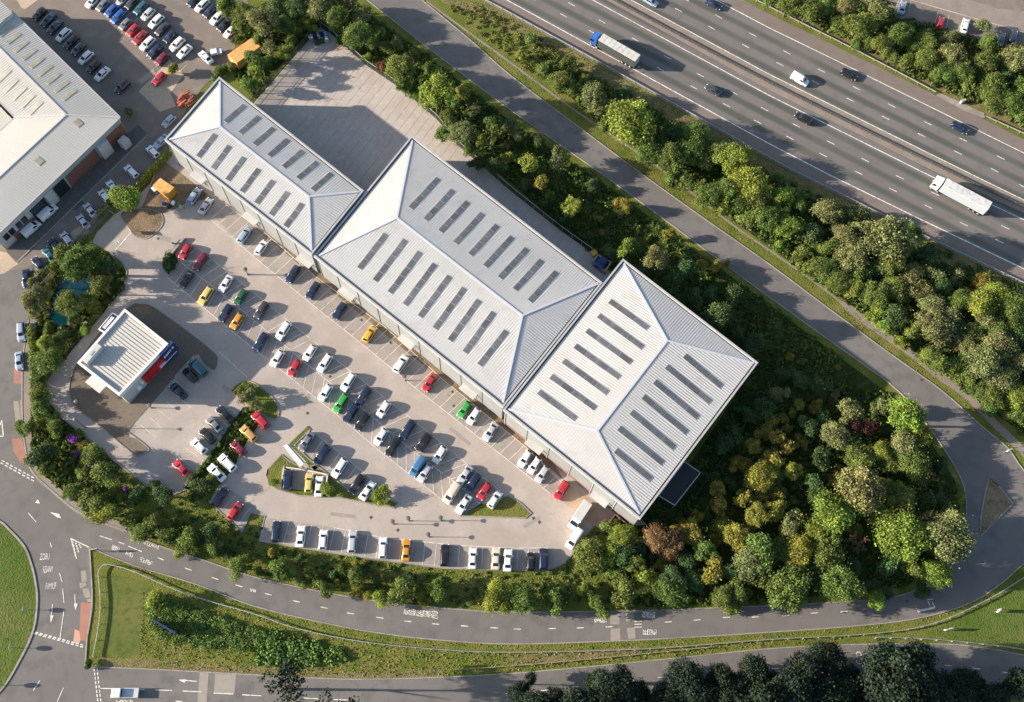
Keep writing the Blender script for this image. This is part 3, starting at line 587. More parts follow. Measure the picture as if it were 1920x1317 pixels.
for q in ((3, 2, 1150, 210), (3, 3, 722, 635), (3, 3, 1040, 560), (2, 3, 1185, 650)):
    p_ = P(*Zp(*q)); ubox('drain_cover', access_road, (p_.x, p_.y, .055), (.7, .5, .02), .2, DRAIN)
TARPATCH = mat('tarmac_repair', (.27, .232, .206), .9, noise=[(1.5, (.235, .205, .182), .45, .65)])
for q in (((560, 700), (578, 714), (571, 722), (553, 708)), ((845, 800), (884, 831), (880, 837), (841, 806)), ((620, 960), (668, 966), (667, 973), (619, 967)), ((300, 440), (322, 447), (319, 456), (297, 449)), ((980, 985), (1010, 968), (1014, 973), (984, 991)), ((420, 720), (433, 731), (427, 738), (414, 727))):
    poly_mark(car_park, q, TARPATCH, .052, 'tarmac_patch')
concrete = struct(sheet('concrete_pad', zq(3, 0, (1255, 715), (1290, 700), (1620, 850), (1610, 890), (1440, 815)), .075, KERB))

# ---------------------------------------------------------------- warehouses
def inset(poly, d):
    n = len(poly); out = []
    for i in range(n):
        p0, p1, p2 = poly[i-1], poly[i], poly[(i+1) % n]
        def ln(a_, b_):
            e = (b_-a_); e = Vector((e.x, e.y, 0)).normalized(); nn = Vector((-e.y, e.x, 0)); return a_+nn*d, e
        (q0, e0), (q1, e1) = ln(p0, p1), ln(p1, p2)
        den = e0.x*e1.y-e0.y*e1.x; w = q1-q0; t = (w.x*e1.y-w.y*e1.x)/den; r_ = q0+e0*t; out.append(Vector((r_.x, r_.y, p1.z)))
    return out
def slope_face(root, pts, m, ribm, pitch=.58, name='roof_slope', rw=.13, rh=.05):
    """roof slope from 3-D points (first two are the eave), with raised ribs running down it"""
    b = MB(); b.quad(*pts)
    o = b.build(name, m, root)
    a_, b_ = pts[0], pts[1]; top = sum((p for p in pts[2:]), Vector())/len(pts[2:])
    u = (b_-a_).normalized(); n = u.cross(top-a_).normalized()
    if n.z < 0: n = -n
    v = n.cross(u)
    if v.z < 0: v = -v
    q = [((p-a_).dot(u), (p-a_).dot(v)) for p in pts]; L = (b_-a_).length; rbm = MB(); s = pitch/2
    lo, hi = min(p[0] for p in q), max(p[0] for p in q); s = lo+pitch/2
    while s < hi:
        ys = []
        for i in range(len(q)):
            p0, p1 = q[i], q[(i+1) % len(q)]
            if (p0[0]-s)*(p1[0]-s) < 0: t = (s-p0[0])/(p1[0]-p0[0]); ys.append(p0[1]+(p1[1]-p0[1])*t)
        if len(ys) >= 2 and max(ys)-min(ys) > .3:
            y0, y1 = min(ys), max(ys); c = a_+u*s+v*((y0+y1)/2)+n*(rh/2+.01)
            rbm.box(c, (rw, y1-y0, rh), axes=(u, v, n))
        s += pitch
    if rbm.v: stuff(rbm.build('roof_ribs', ribm, root))
    return a_, n
def strip_light(root, A, B, plane, panes, w=1.25, gm=GLASSR, sub=True):
    p0, n = plane; a_, b_ = hit(*A, p0, n), hit(*B, p0, n); d = (b_-a_); l = d.length; d /= l; s = n.cross(d)
    f = MB(); f.box((a_+b_)/2+n*.05, (l+.12, w+.14, .10), axes=(d, s, n)); fo = f.build('rooflight', SKYFR, root)
    for k in range(panes):
        c = a_+d*(l*(k+.5)/panes)+n*.10
        g = MB(); g.box(c, (l/panes-.10, w-.02, .05), axes=(d, s, n)); g.build('pane', gm, fo)
def caps(root, segs, w=.5, m=CAP):
    for a_, b_ in segs:
        b = MB(); b.bar(a_+Vector((0, 0, .10)), b_+Vector((0, 0, .10)), w, .10); b.build('ridge_cap', m, root)
def shell(root, outer, he, wallm, plinth=None, panel=6.0, detail=(), para=True):
    """walls in panels under a parapet that runs round the roof"""
    wall = inset(outer, .35); n = len(outer)
    core = inset(outer, .5); b = MB(); b.prism([(p.x, p.y) for p in core], 0, he-.35); b.build('wall_core', wallm, root)
    for i in range(n):
        a_, c_ = wall[i], wall[(i+1) % n]; d = Vector((c_.x-a_.x, c_.y-a_.y, 0)); L = d.length; d /= L; nn = Vector((d.y, -d.x, 0)); k = max(1, round(L/panel)); rz = math.atan2(d.y, d.x)
        for j in range(k):
            c = Vector((a_.x, a_.y, 0))+d*(L*(j+.5)/k)
            z0 = 1.3 if plinth else .02
            pb = MB(); pb.box((c.x, c.y, (z0+he-.3)/2), (L/k-.06, .16, he-.3-z0), rz); pb.build('cladding_panel', wallm, root)
            if plinth:
                pb = MB(); pb.box((c.x, c.y, .66), (L/k-.01, .24, 1.26), rz); pb.build('plinth', plinth, root)
        if i in detail:                                              # doors, windows and downpipes on the public side
            for j in range(k):
                c = Vector((a_.x, a_.y, 0))+d*(L*(j+.5)/k)+nn*.12
                if j % 3 == 1:
                    fr = MB(); fr.box((c.x, c.y, 1.6), (3.4, .12, 3.2), rz); fo = fr.build('door', SKYFR, root)
                    gl = MB(); gl.box((c.x+nn.x*.07, c.y+nn.y*.07, 1.5), (3.0, .06, 2.7), rz); gl.build('pane', WINGL, fo)
                    cn = MB(); cn.box((c.x+nn.x*.7, c.y+nn.y*.7, 3.5), (4.2, 1.5, .18), rz); cn.build('door_canopy', CLADW, root)
                p_ = Vector((a_.x, a_.y, 0))+d*(L*j/k+.3)+nn*.16
                dp = MB(); dp.tube((p_.x, p_.y, .05), (p_.x, p_.y, he-.4), .09, .09, 8); dp.build('downpipe', PARA, root)
    if para:
        inn = inset(outer, .42)
        for i in range(n):
            o0, o1, i1, i0 = outer[i], outer[(i+1) % n], inn[(i+1) % n], inn[i]; b = MB(); z0, z1 = he-.55, he+.32
            q = [Vector((p.x, p.y, 0)) for p in (o0, o1, i1, i0)]
            b.v = [(p.x, p.y, z0) for p in q]+[(p.x, p.y, z1) for p in q]; b.f = [(0, 1, 5, 4), (1, 2, 6, 5), (2, 3, 7, 6), (3, 0, 4, 7), (4, 5, 6, 7), (3, 2, 1, 0)]
            b.build('parapet', PARA, root)
        g = MB(); gi, go = inset(outer, .95), inset(outer, .40)
        for i in range(n):
            g.quad(*[(p.x, p.y, he-.12) for p in (go[i], go[(i+1) % n], gi[(i+1) % n], gi[i])])
        g.build('gutter', GUT, root)
def warehouse(name, label, corners, ridge, he, rise, faces, lights, detail, plinth=None):
    outer = [P(*c, he+.3) for c in corners]; outer = [Vector((p.x, p.y, he)) for p in outer]
    cc = sum(outer, Vector())/4; root = thing(name, label, 'building', (0, 0, 0))
    shell(root, outer, he, CLAD, plinth, detail=detail)
    ev = inset(outer, .72); rd = [P(*r_, he+rise) for r_ in ridge]; pl = {}
    pts = {i: ev[i] for i in range(4)}; pts['a'] = rd[0]; pts['b'] = rd[1]
    for key, idx in faces.items(): pl[key] = slope_face(root, [pts[i] for i in idx], ROOFW, RIB)
    segs = [(rd[0], rd[1])]
    for i in range(4):
        r_ = min(rd, key=lambda r: (r-ev[i]).length); segs.append((ev[i], r_))
    caps(root, segs)
    for key, A, B, n in lights: strip_light(root, A, B, pl[key], n)
    return root
LB1 = [('ne', (423+27.2*i, 229+21.3*i), (459+27.2*i, 198+21.3*i), 3) for i in range(7)]+[('sw', (372+27.2*i, 295+21.7*i), (404+27.2*i, 252+21.7*i), 3) for i in range(7)]
warehouse('warehouse', 'smallest grey hip-roofed warehouse of the row, above the orange box', [(411, 144), (308, 262), (584, 478), (682, 357.5)], [(412, 238), (579, 369)], 9.9, .95,
          {'nw': (0, 1, 'a'), 'sw': (1, 2, 'b', 'a'), 'se': (2, 3, 'b'), 'ne': (3, 0, 'a', 'b')}, LB1, (1,))
LB2 = [('ne', (770+27.9*i, 391+21.8*i), (822+27.7*i, 335+21.9*i), 5) for i in range(9)]
LB2 += [('sw', (674, 504), (724, 439), 4)]+[('sw', (703+28.1*i, 527+22.4*i), (760.6+27.6*i, 450+22.6*i), 5) for i in range(7)]+[('sw', (899, 685), (950, 621), 4)]
warehouse('warehouse', 'largest long hip-roofed warehouse in the middle of the row', [(772, 254), (588, 480), (943.5, 764), (1130, 530)], [(744, 409), (979, 592)], 9.6, 1.3,
          {'nw': (0, 1, 'a'), 'sw': (1, 2, 'b', 'a'), 'se': (2, 3, 'b'), 'ne': (3, 0, 'a', 'b')}, LB2, (1,))
LB3 = [('w', a_, b_, n) for a_, b_, n in (((1143, 565), (1214, 615.6), 3), ((1122, 592), (1205, 652), 3), ((1100, 620), (1183, 680), 4), ((1078, 649), (1161, 708), 4), ((1056, 677), (1139, 737), 4), ((1033, 706), (1116, 766), 4), ((1010, 735), (1079, 786), 3))]
LB3 += [('e', a_, b_, n) for a_, b_, n in (((1283, 667.5), (1352, 725), 3), ((1249, 687.6), (1331, 754), 4), ((1227, 716), (1308, 783), 4), ((1205.5, 744), (1287, 811.6), 4), ((1183, 773), (1264, 840), 4), ((1160, 803), (1242, 869), 4), ((1154, 845), (1220.5, 899), 3))]
b3 = warehouse('warehouse', 'right-hand hip-roofed warehouse with brick base beside the wood', [(1168, 485), (943, 768), (1200.5, 974), (1422, 680)], [(1250.6, 639.4), (1119.6, 807.8)], 9.6, 1.3,
          {'w': (0, 1, 'b', 'a'), 's': (1, 2, 'b'), 'e': (2, 3, 'a', 'b'), 'n': (3, 0, 'a')}, LB3, (1,), BRICK)

# L-shaped building at the top left
lw = thing('workshop_building', 'L-shaped cream-roofed workshop with olive rooflights at the left edge', 'building')
HE = 6.4
oc = [(225.5, 220.5), (29, 27.5), (-190, -190), (-330, -50), (-115, 160), (27.5, 220.4), (-110, 340), (-330, 560), (-210, 640), (-60, 484), (0, 436)]
c0 = P(225.5, 220.5, HE); e1 = P(29, 27.5, HE); e2 = P(0, 436, HE)
d1 = (e1-c0).normalized(); d2 = (e2-c0).normalized(); q0 = P(121.5, 215.4, HE+1.0); qi = P(27.5, 220.4, HE)
def at(s, t): return c0+d1*s+d2*t
# wing depth from the inner corner
den = d1.x*d2.y-d1.y*d2.x; w_ = qi-c0; w1 = (w_.x*d2.y-w_.y*d2.x)/den; w2 = (d1.x*w_.y-d1.y*w_.x)/den   # c0 + w1*d1 + w2*d2
LA, LBn = (e1-c0).length+1.5, (e2-c0).length+2.0
outer = [c0, at(LA, 0), at(LA, w2), at(w1, w2), at(w1, LBn), at(0, LBn)]
cr = (outer[1]-outer[0]).cross(outer[2]-outer[1]).z
if cr < 0: outer = outer[::-1]
shell(lw, outer, HE, CLADW, None, 8.0, (), False)
for i in range(len(outer)):
    a_, b_ = outer[i], outer[(i+1) % len(outer)]; b = MB(); b.bar(a_+Vector((0, 0, -.05)), b_+Vector((0, 0, -.05)), .28, .22); b.build('eaves_trim', PARA, lw)
rA = at(w1/2, w2/2)+Vector((0, 0, 1.0)); rA1 = at(LA, w2/2)+Vector((0, 0, 1.0)); rB1 = at(w1/2, LBn)+Vector((0, 0, 1.0))
plA = slope_face(lw, [c0, at(LA, 0), rA1, rA], ROOFL, RIBL, .62, rw=.10)
plAi = slope_face(lw, [at(w1, w2), at(LA, w2), rA1, rA], ROOFL, RIBL, .62, rw=.10)
plB = slope_face(lw, [c0, at(0, LBn), rB1, rA], ROOFL, RIBL, .62, rw=.10)
plBi = slope_face(lw, [at(w1, w2), at(w1, LBn), rB1, rA], ROOFL, RIBL, .62, rw=.10)
caps(lw, [(rA, rA1), (rA, rB1), (rA, c0), (rA, at(w1, w2))], .4, CLADW)
for (x, y) in ((45, 235), (102, 290), (160, 350), (220, 410), (280, 470), (340, 530), (402, 590), (463, 650), (520, 712)):
    strip_light(lw, Zp(0, 0, x-48, y+38), Zp(0, 0, x+48, y-38), plA, 3, 1.0, GLASSO)
for (x, y) in ((30, 570), (85, 640), (145, 700), (210, 755), (265, 810)):
    strip_light(lw, Zp(0, 0, x-46, y+46), Zp(0, 0, x+46, y-46), plAi, 3, 1.1, mat('pale_rooflight', (.37, .345, .28), .6, rnd=.1))
for (x, y) in ((585, 920), (293, 1205)): strip_light(lw, Zp(0, 0, x-22, y-15), Zp(0, 0, x+22, y+20), plB, 1, 1.5, GLASSO)
inner = struct(None) if False else None
ir = thing('flat_roof_block', 'lower cream-roofed block inside the L of the workshop at left edge', 'building')
b = MB(); qd = [at(w1+.6, w2+.6), at(w1+60, w2+.6), at(w1+60, w2+45), at(w1+.6, w2+45)]
b.prism([(p.x, p.y) for p in qd], 0, HE-1.4); b.build('wall_core', CLADW, ir)
slope_face(ir, [Vector((p.x, p.y, HE-1.3)) for p in (qd[0], qd[3])]+[Vector((p.x, p.y, HE-1.3)) for p in (qd[2], qd[1])], ROOFL, RIBL, .62, rw=.10)
# SE wall fittings of the workshop
rz2 = math.atan2(d2.y, d2.x); nrm = Vector((d2.y, -d2.x, 0)); nrm = nrm if nrm.dot(d1) < 0 else -nrm
def on_wall(s0, s1, z0, z1, m, name, out=.14, par=lw):
    c = at(0, (s0+s1)/2)+nrm*(out/2-.30); b = MB(); b.box((c.x, c.y, (z0+z1)/2), (abs(s1-s0), out, z1-z0), rz2); return b.build(name, m, par)
on_wall(.5, 21.5, 4.3, HE-.35, CLADT, 'fascia', .10); on_wall(.4, 5.8, .1, 4.5, BRICK, 'brick_panel', .18); on_wall(6.1, 9.2, .1, 4.9, CLADW, 'porch_panel', 1.2); on_wall(9.6, 19.5, .1, 4.5, BRICK, 'brick_panel', .18)
on_wall(20, 23.5, .1, 4.6, WINGL, 'entrance_glass', .2); on_wall(24, 26.2, .1, 5, CLADW, 'porch_panel', .5); on_wall(26.5, 31, .1, 4.4, WINGL, 'entrance_glass', .2)
for s in (32.5, 34.2, 36.4, 38.1): 
    w = on_wall(s, s+1.4, 2.4, 4.4, WINGL, 'window', .12)
on_wall(31.2, 37.5, .1, 2.2, BRICK, 'brick_panel', .18); pass
b = MB(); q_ = at(0, 3.2)+nrm*2.2; b.box((q_.x, q_.y, 1.4), (2.2, 1.8, 2.6), rz2); b.build('porch_panel', CLADW, lw)
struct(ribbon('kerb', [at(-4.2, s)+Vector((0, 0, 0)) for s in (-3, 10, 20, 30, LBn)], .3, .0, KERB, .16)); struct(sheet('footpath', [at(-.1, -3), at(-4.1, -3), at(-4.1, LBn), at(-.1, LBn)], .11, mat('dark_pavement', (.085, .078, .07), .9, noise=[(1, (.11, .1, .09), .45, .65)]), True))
tb = thing('cream_roof_shed', 'cream-roofed building corner at the very top left', 'building')
qd = [P(*Zp(0, 0, *q), 7.5) for q in ((95, 95), (-30, -25), (-200, 150), (-75, 262))]; b = MB(); b.prism([(p.x, p.y) for p in qd], 0, 7.4); b.build('wall_core', CLADW, tb)
slope_face(tb, [qd[0], qd[1], qd[2]+Vector((0, 0, .5)), qd[3]+Vector((0, 0, .5))], ROOFL, RIBL, .62, rw=.10)
struct(sheet('pale_apron', zq(0, 0, (118, -10), (300, -10), (190, 70), (160, 60)), .05, APRON))

# small shop with red and blue signs
sh = thing('shop_building', 'small shop with striped cream roof, red and blue front sign', 'building'); HS = 6.0
so4 = [P(*c, HS) for c in ((235, 580.3), (145.8, 682), (224.8, 743.8), (317, 646))]
core = inset(so4, .3); b = MB(); b.prism([(p.x, p.y) for p in core], 0, HS-.2); b.build('wall', CLADW, sh)
inn = inset(so4, .55)
for i in range(4):
    o0, o1, i1, i0 = so4[i], so4[(i+1) % 4], inn[(i+1) % 4], inn[i]; b = MB(); z0, z1 = HS-.75, HS+.45
    q = [Vector((p.x, p.y, 0)) for p in (o0, o1, i1, i0)]; b.v = [(p.x, p.y, z0) for p in q]+[(p.x, p.y, z1) for p in q]
    b.f = [(0, 1, 5, 4), (1, 2, 6, 5), (2, 3, 7, 6), (3, 0, 4, 7), (4, 5, 6, 7), (3, 2, 1, 0)]; b.build('parapet', mat('shop_parapet', (.60, .60, .60), .4), sh)
gi = inset(so4, .6); lifts = (.1, .1, -.05, -.05)
rp4 = [Vector((p.x, p.y, HS+l-.12)) for p, l in zip(gi, lifts)]
slope_face(sh, [rp4[3], rp4[2], rp4[1], rp4[0]], ROOFL, mat('shop_rib', (.40, .37, .32), .6), .78, rw=.16, rh=.08)
eS = (so4[3]-so4[2]); LS = eS.length; eS.normalize(); nS = Vector((eS.y, -eS.x, 0)); rzS = math.atan2(eS.y, eS.x)
def on_shop(f0, f1, z0, z1, m, name, out=.2, off=0, edge=2, par=sh):
    a_, c_ = so4[edge], so4[(edge+1) % 4]; d = (c_-a_); L = d.length; d.normalize(); n_ = Vector((d.y, -d.x, 0)); p_ = a_+d*(L*(f0+f1)/2)+n_*(off+out/2-.28)
    b = MB(); b.box((p_.x, p_.y, (z0+z1)/2), (L*(f1-f0), out, z1-z0), math.atan2(d.y, d.x)); return b.build(name, m, par)
on_shop(.40, .80, 1.2, 4.4, REDS, 'red_sign', .5); sg = on_shop(.80, 1.06, 2.6, 6.35, NAVY, 'blue_sign', .9)
for k, f in enumerate((.83, .87, .91, .95, 1.0)):
    g = MB(); a_ = so4[2]+eS*(LS*f)+nS*.66; g.box((a_.x, a_.y, 4.6+.1*k), (.5 if k != 3 else .3, .06, .7), rzS); g.build('sign_letter', WHITE, sg)
    g = MB(); a_ = a_+nS*.0; g.box((a_.x, a_.y, 4.6+.1*k), (.22 if k != 3 else .1, .08, .35), rzS); g.build('sign_letter', NAVY, sg)
bl = on_shop(.72, 1.05, .2, 2.4, BLUE, 'front_window', .3); on_shop(.68, 1.02, 2.4, 2.55, WHITE, 'window_trim', 1.0)
on_shop(.02, .38, .15, .5, PARA, 'plinth', .12); on_shop(.24, .30, 2.2, 3.0, WHITE, 'wall_unit', .7); on_shop(.33, .37, 3.2, 3.7, WHITE, 'wall_unit', .7)
cn = on_shop(.22, .56, 3.0, 3.2, CLADW, 'canopy', 2.3, 0, 1); on_shop(.24, .54, .1, 2.9, WINGL, 'side_window', .12, .02, 1)
on_shop(.60, .80, .1, 3.0, DKSTEEL, 'side_door', .3, 0, 1)
sb = thing('roof_plant_box', 'long white plant box on the roof of the small shop', 'roof unit')
a_, c_ = P(162, 676, HS+1.2), P(184, 651, HS+1.2); d = (c_-a_); b = MB(); b.box(((a_.x+c_.x)/2, (a_.y+c_.y)/2, HS+.75), (d.length+1, 1.3, 1.4), math.atan2(d.y, d.x)); b.build('casing', CLADW, sb)
b = MB(); b.box(((a_.x+c_.x)/2, (a_.y+c_.y)/2, HS+1.49), (d.length*.3, .5, .08), math.atan2(d.y, d.x)); b.build('grille', PARA, sb)
nb = thing('shop_side_sign', 'framed blue sign box fixed beside the shop roof, above the pond', 'sign')
a_, c_ = P(193, 618, 4.6), P(214, 593, 4.6); d = (c_-a_); rz = math.atan2(d.y, d.x); m_ = (a_+c_)/2; nx = Vector((-math.sin(rz), math.cos(rz), 0))
b = MB(); b.box((m_.x, m_.y, 4.3), (d.length+1.0, 1.9, .5), rz); fo = b.build('frame', WHITE, nb)
b = MB(); b.box((m_.x, m_.y, 4.6), (d.length+.5, 1.4, .12), rz); b.build('panel', NAVY, nb)
for k in range(9):
    p_ = m_+d*((k-4)/10.5); b = MB(); b.box((p_.x, p_.y, 4.69), (.22, .75, .06), rz); b.build('sign_letter', WHITE, nb)
for s in (-1, 1):
    p_ = m_+d*(s*.42); b = MB(); b.tube((p_.x, p_.y, 0.05), (p_.x, p_.y, 4.1), .1, .1, 8); b.build('post', STEEL, nb)

# canopy, dock and bin store round the right-hand warehouse
rc = thing('side_canopy', 'dark flat canopy with pale edge on the right side of the right warehouse', 'canopy')
qd = [P(*q, 4.2) for q in ((1235, 930), (1265, 948), (1313, 887), (1283, 866))]; b = MB(); b.prism([(p.x, p.y) for p in qd], 4.0, 4.2); b.build('roof', mat('canopy_dark', (.022, .026, .03), .9), rc)
for i in range(4):
    a_, c_ = qd[i], qd[(i+1) % 4]; b = MB(); b.bar(a_+Vector((0, 0, .1)), c_+Vector((0, 0, .1)), .18, .22); b.build('edge_trim', PARA, rc)
for i in (1, 2):
    b = MB(); b.tube((qd[i].x, qd[i].y, .02), (qd[i].x, qd[i].y, 4.0), .09, .09, 8); b.build('post', STEEL, rc)
bs = thing('bin_store', 'open brick bin enclosure at the bottom corner of the right warehouse', 'enclosure')
qd = [P(*q, 0) for q in ((1140, 982), (1152, 968), (1172, 985), (1160, 999))]
for i in range(4):
    a_, c_ = qd[i], qd[(i+1) % 4]; b = MB(); b.bar(a_+Vector((0, 0, .9)), c_+Vector((0, 0, .9)), .22, 1.75); b.build('wall', BRICK if i != 2 else WOOD, bs)
cb = thing('white_cabinet', 'small white cabinet beside the brick bin enclosure', 'cabinet'); p_ = P(1132, 982); b = MB(); b.box((p_.x, p_.y, .6), (1.1, .8, 1.1), .6); b.build('case', WHITE, cb); b = MB(); b.box((p_.x, p_.y, 1.19), (1.2, .9, .08), .6); b.build('lid', CLADW, cb)
dk = thing('dock_platform', 'pale concrete dock wall with blue machine behind the middle warehouse', 'loading dock')
qd = [P(*q, 0) for q in zq(2, 1, (600, 665), (640, 610), (735, 665), (690, 735))]
for i in (0, 1, 2, 3):
    a_, c_ = qd[i], qd[(i+1) % 4]; b = MB(); b.bar(a_+Vector((0, 0, .7)), c_+Vector((0, 0, .7)), .35, 1.3); b.build('wall', KERB, dk)
c = sum(qd, Vector())/4; b = MB(); b.box((c.x, c.y, .8), (3, 2.0, 1.5), .9); b.build('compactor', BLUE, dk); b = MB(); b.box((c.x+.2, c.y, 1.7), (1.2, 1.2, .3), .9); b.build('hopper', DKSTEEL, dk)

# ---------------------------------------------------------------- vehicles
PAINTS = {
 'white': (.66, .67, .67), 'cream': (.56, .50, .38), 'silver': (.42, .44, .47), 'grey': (.17, .175, .185), 'pale blue': (.28, .36, .46), 'black': (.012, .012, .014), 'dark grey': (.045, .048, .055),
 'navy': (.012, .022, .055), 'blue': (.02, .09, .32), 'mid blue': (.05, .16, .31), 'red': (.36, .014, .022), 'maroon': (.17, .012, .03), 'green': (.035, .27, .04), 'dark green': (.018, .10, .035),
 'teal': (.02, .10, .12), 'yellow': (.58, .31, .02), 'orange': (.55, .24, .02), 'pale yellow': (.62, .45, .12), 'tan': (.46, .28, .08)}
def paint(c): return mat('paint_'+c.replace(' ', '_'), PAINTS[c], .32, 0.0 if c in ('white', 'cream', 'red', 'yellow', 'green') else .15, coat=.8, spec=.5)
# stations: x/L, belt/H, top/H, half-width, top half-width (share of W/2)
PROF = {
 'hatchback': ((4.1, 1.78, 1.47), [(-.5, .42, .44, .78, .62), (-.49, .55, .60, .88, .68), (-.455, .63, .76, .94, .66), (-.385, .645, .93, .97, .66), (-.30, .645, .985, .99, .68), (-.12, .64, 1., 1., .70), (.03, .63, .98, 1., .69), (.10, .625, .93, 1., .68), (.25, .61, .655, .99, .76), (.36, .575, .61, .97, .74), (.44, .52, .55, .92, .68), (.485, .42, .44, .84, .60), (.5, .30, .32, .78, .5)], (.105, .245), (-.475, -.39), (-.36, .2)),
 'saloon': ((4.55, 1.80, 1.43), [(-.5, .45, .47, .80, .62), (-.49, .60, .635, .90, .70), (-.42, .65, .685, .95, .74), (-.36, .655, .70, .97, .74), (-.22, .65, .95, .99, .66), (-.12, .645, .99, 1., .68), (0, .64, 1., 1., .68), (.08, .63, .95, 1., .67), (.23, .61, .655, .99, .76), (.35, .575, .615, .97, .74), (.44, .52, .55, .92, .68), (.485, .42, .44, .84, .60), (.5, .30, .32, .78, .5)], (.085, .225), (-.35, -.225), (-.26, .18)),
 'estate car': ((4.65, 1.80, 1.49), [(-.5, .42, .44, .80, .64), (-.49, .58, .64, .90, .68), (-.46, .63, .80, .95, .66), (-.40, .64, .96, .97, .67), (-.25, .64, .99, .99, .69), (-.08, .635, 1., 1., .70), (.06, .63, .97, 1., .69), (.11, .62, .93, 1., .68), (.25, .60, .645, .99, .76), (.36, .57, .605, .97, .74), (.44, .52, .55, .92, .68), (.485, .42, .44, .84, .60), (.5, .30, .32, .78, .5)], (.115, .245), (-.475, -.405), (-.38, .2)),
 'SUV': ((4.55, 1.90, 1.70), [(-.5, .42, .44, .82, .66), (-.49, .58, .66, .91, .70), (-.46, .63, .82, .95, .70), (-.40, .645, .96, .97, .71), (-.25, .645, .99, .99, .73), (-.06, .64, 1., 1., .74), (.08, .63, .975, 1., .73), (.13, .625, .93, 1., .72), (.25, .615, .665, .99, .80), (.37, .59, .63, .97, .79), (.45, .55, .58, .94, .74), (.488, .44, .46, .88, .66), (.5, .30, .32, .82, .6)], (.135, .245), (-.475, -.405), (-.38, .21)),
 'van': ((4.9, 1.95, 1.95), [(-.5, .40, .42, .90, .76), (-.496, .55, .93, .95, .82), (-.48, .56, .975, .97, .84), (-.3, .56, 1., 1., .86), (-.05, .56, 1., 1., .86), (.13, .56, .985, 1., .84), (.20, .555, .93, 1., .82), (.34, .54, .60, .99, .82), (.44, .49, .52, .96, .78), (.488, .40, .42, .90, .7), (.5, .26, .28, .84, .6)], (.205, .335), None, (.06, .29))}
WHME = {}
def wheel_mesh(r, w):
    k = (r, w)
    if k not in WHME:
        b = MB(); b.tube((0, -w/2, 0), (0, w/2, 0), r, r, 14); t = b.mesh('wheel'); t.materials.append(TYRE)
        b = MB(); b.tube((0, w/2-.02, 0), (0, w/2+.012, 0), r*.66, r*.6, 10); m_ = b.mesh('rim'); m_.materials.append(RIM); WHME[k] = (t, m_)
    return WHME[k]
CARME = {}
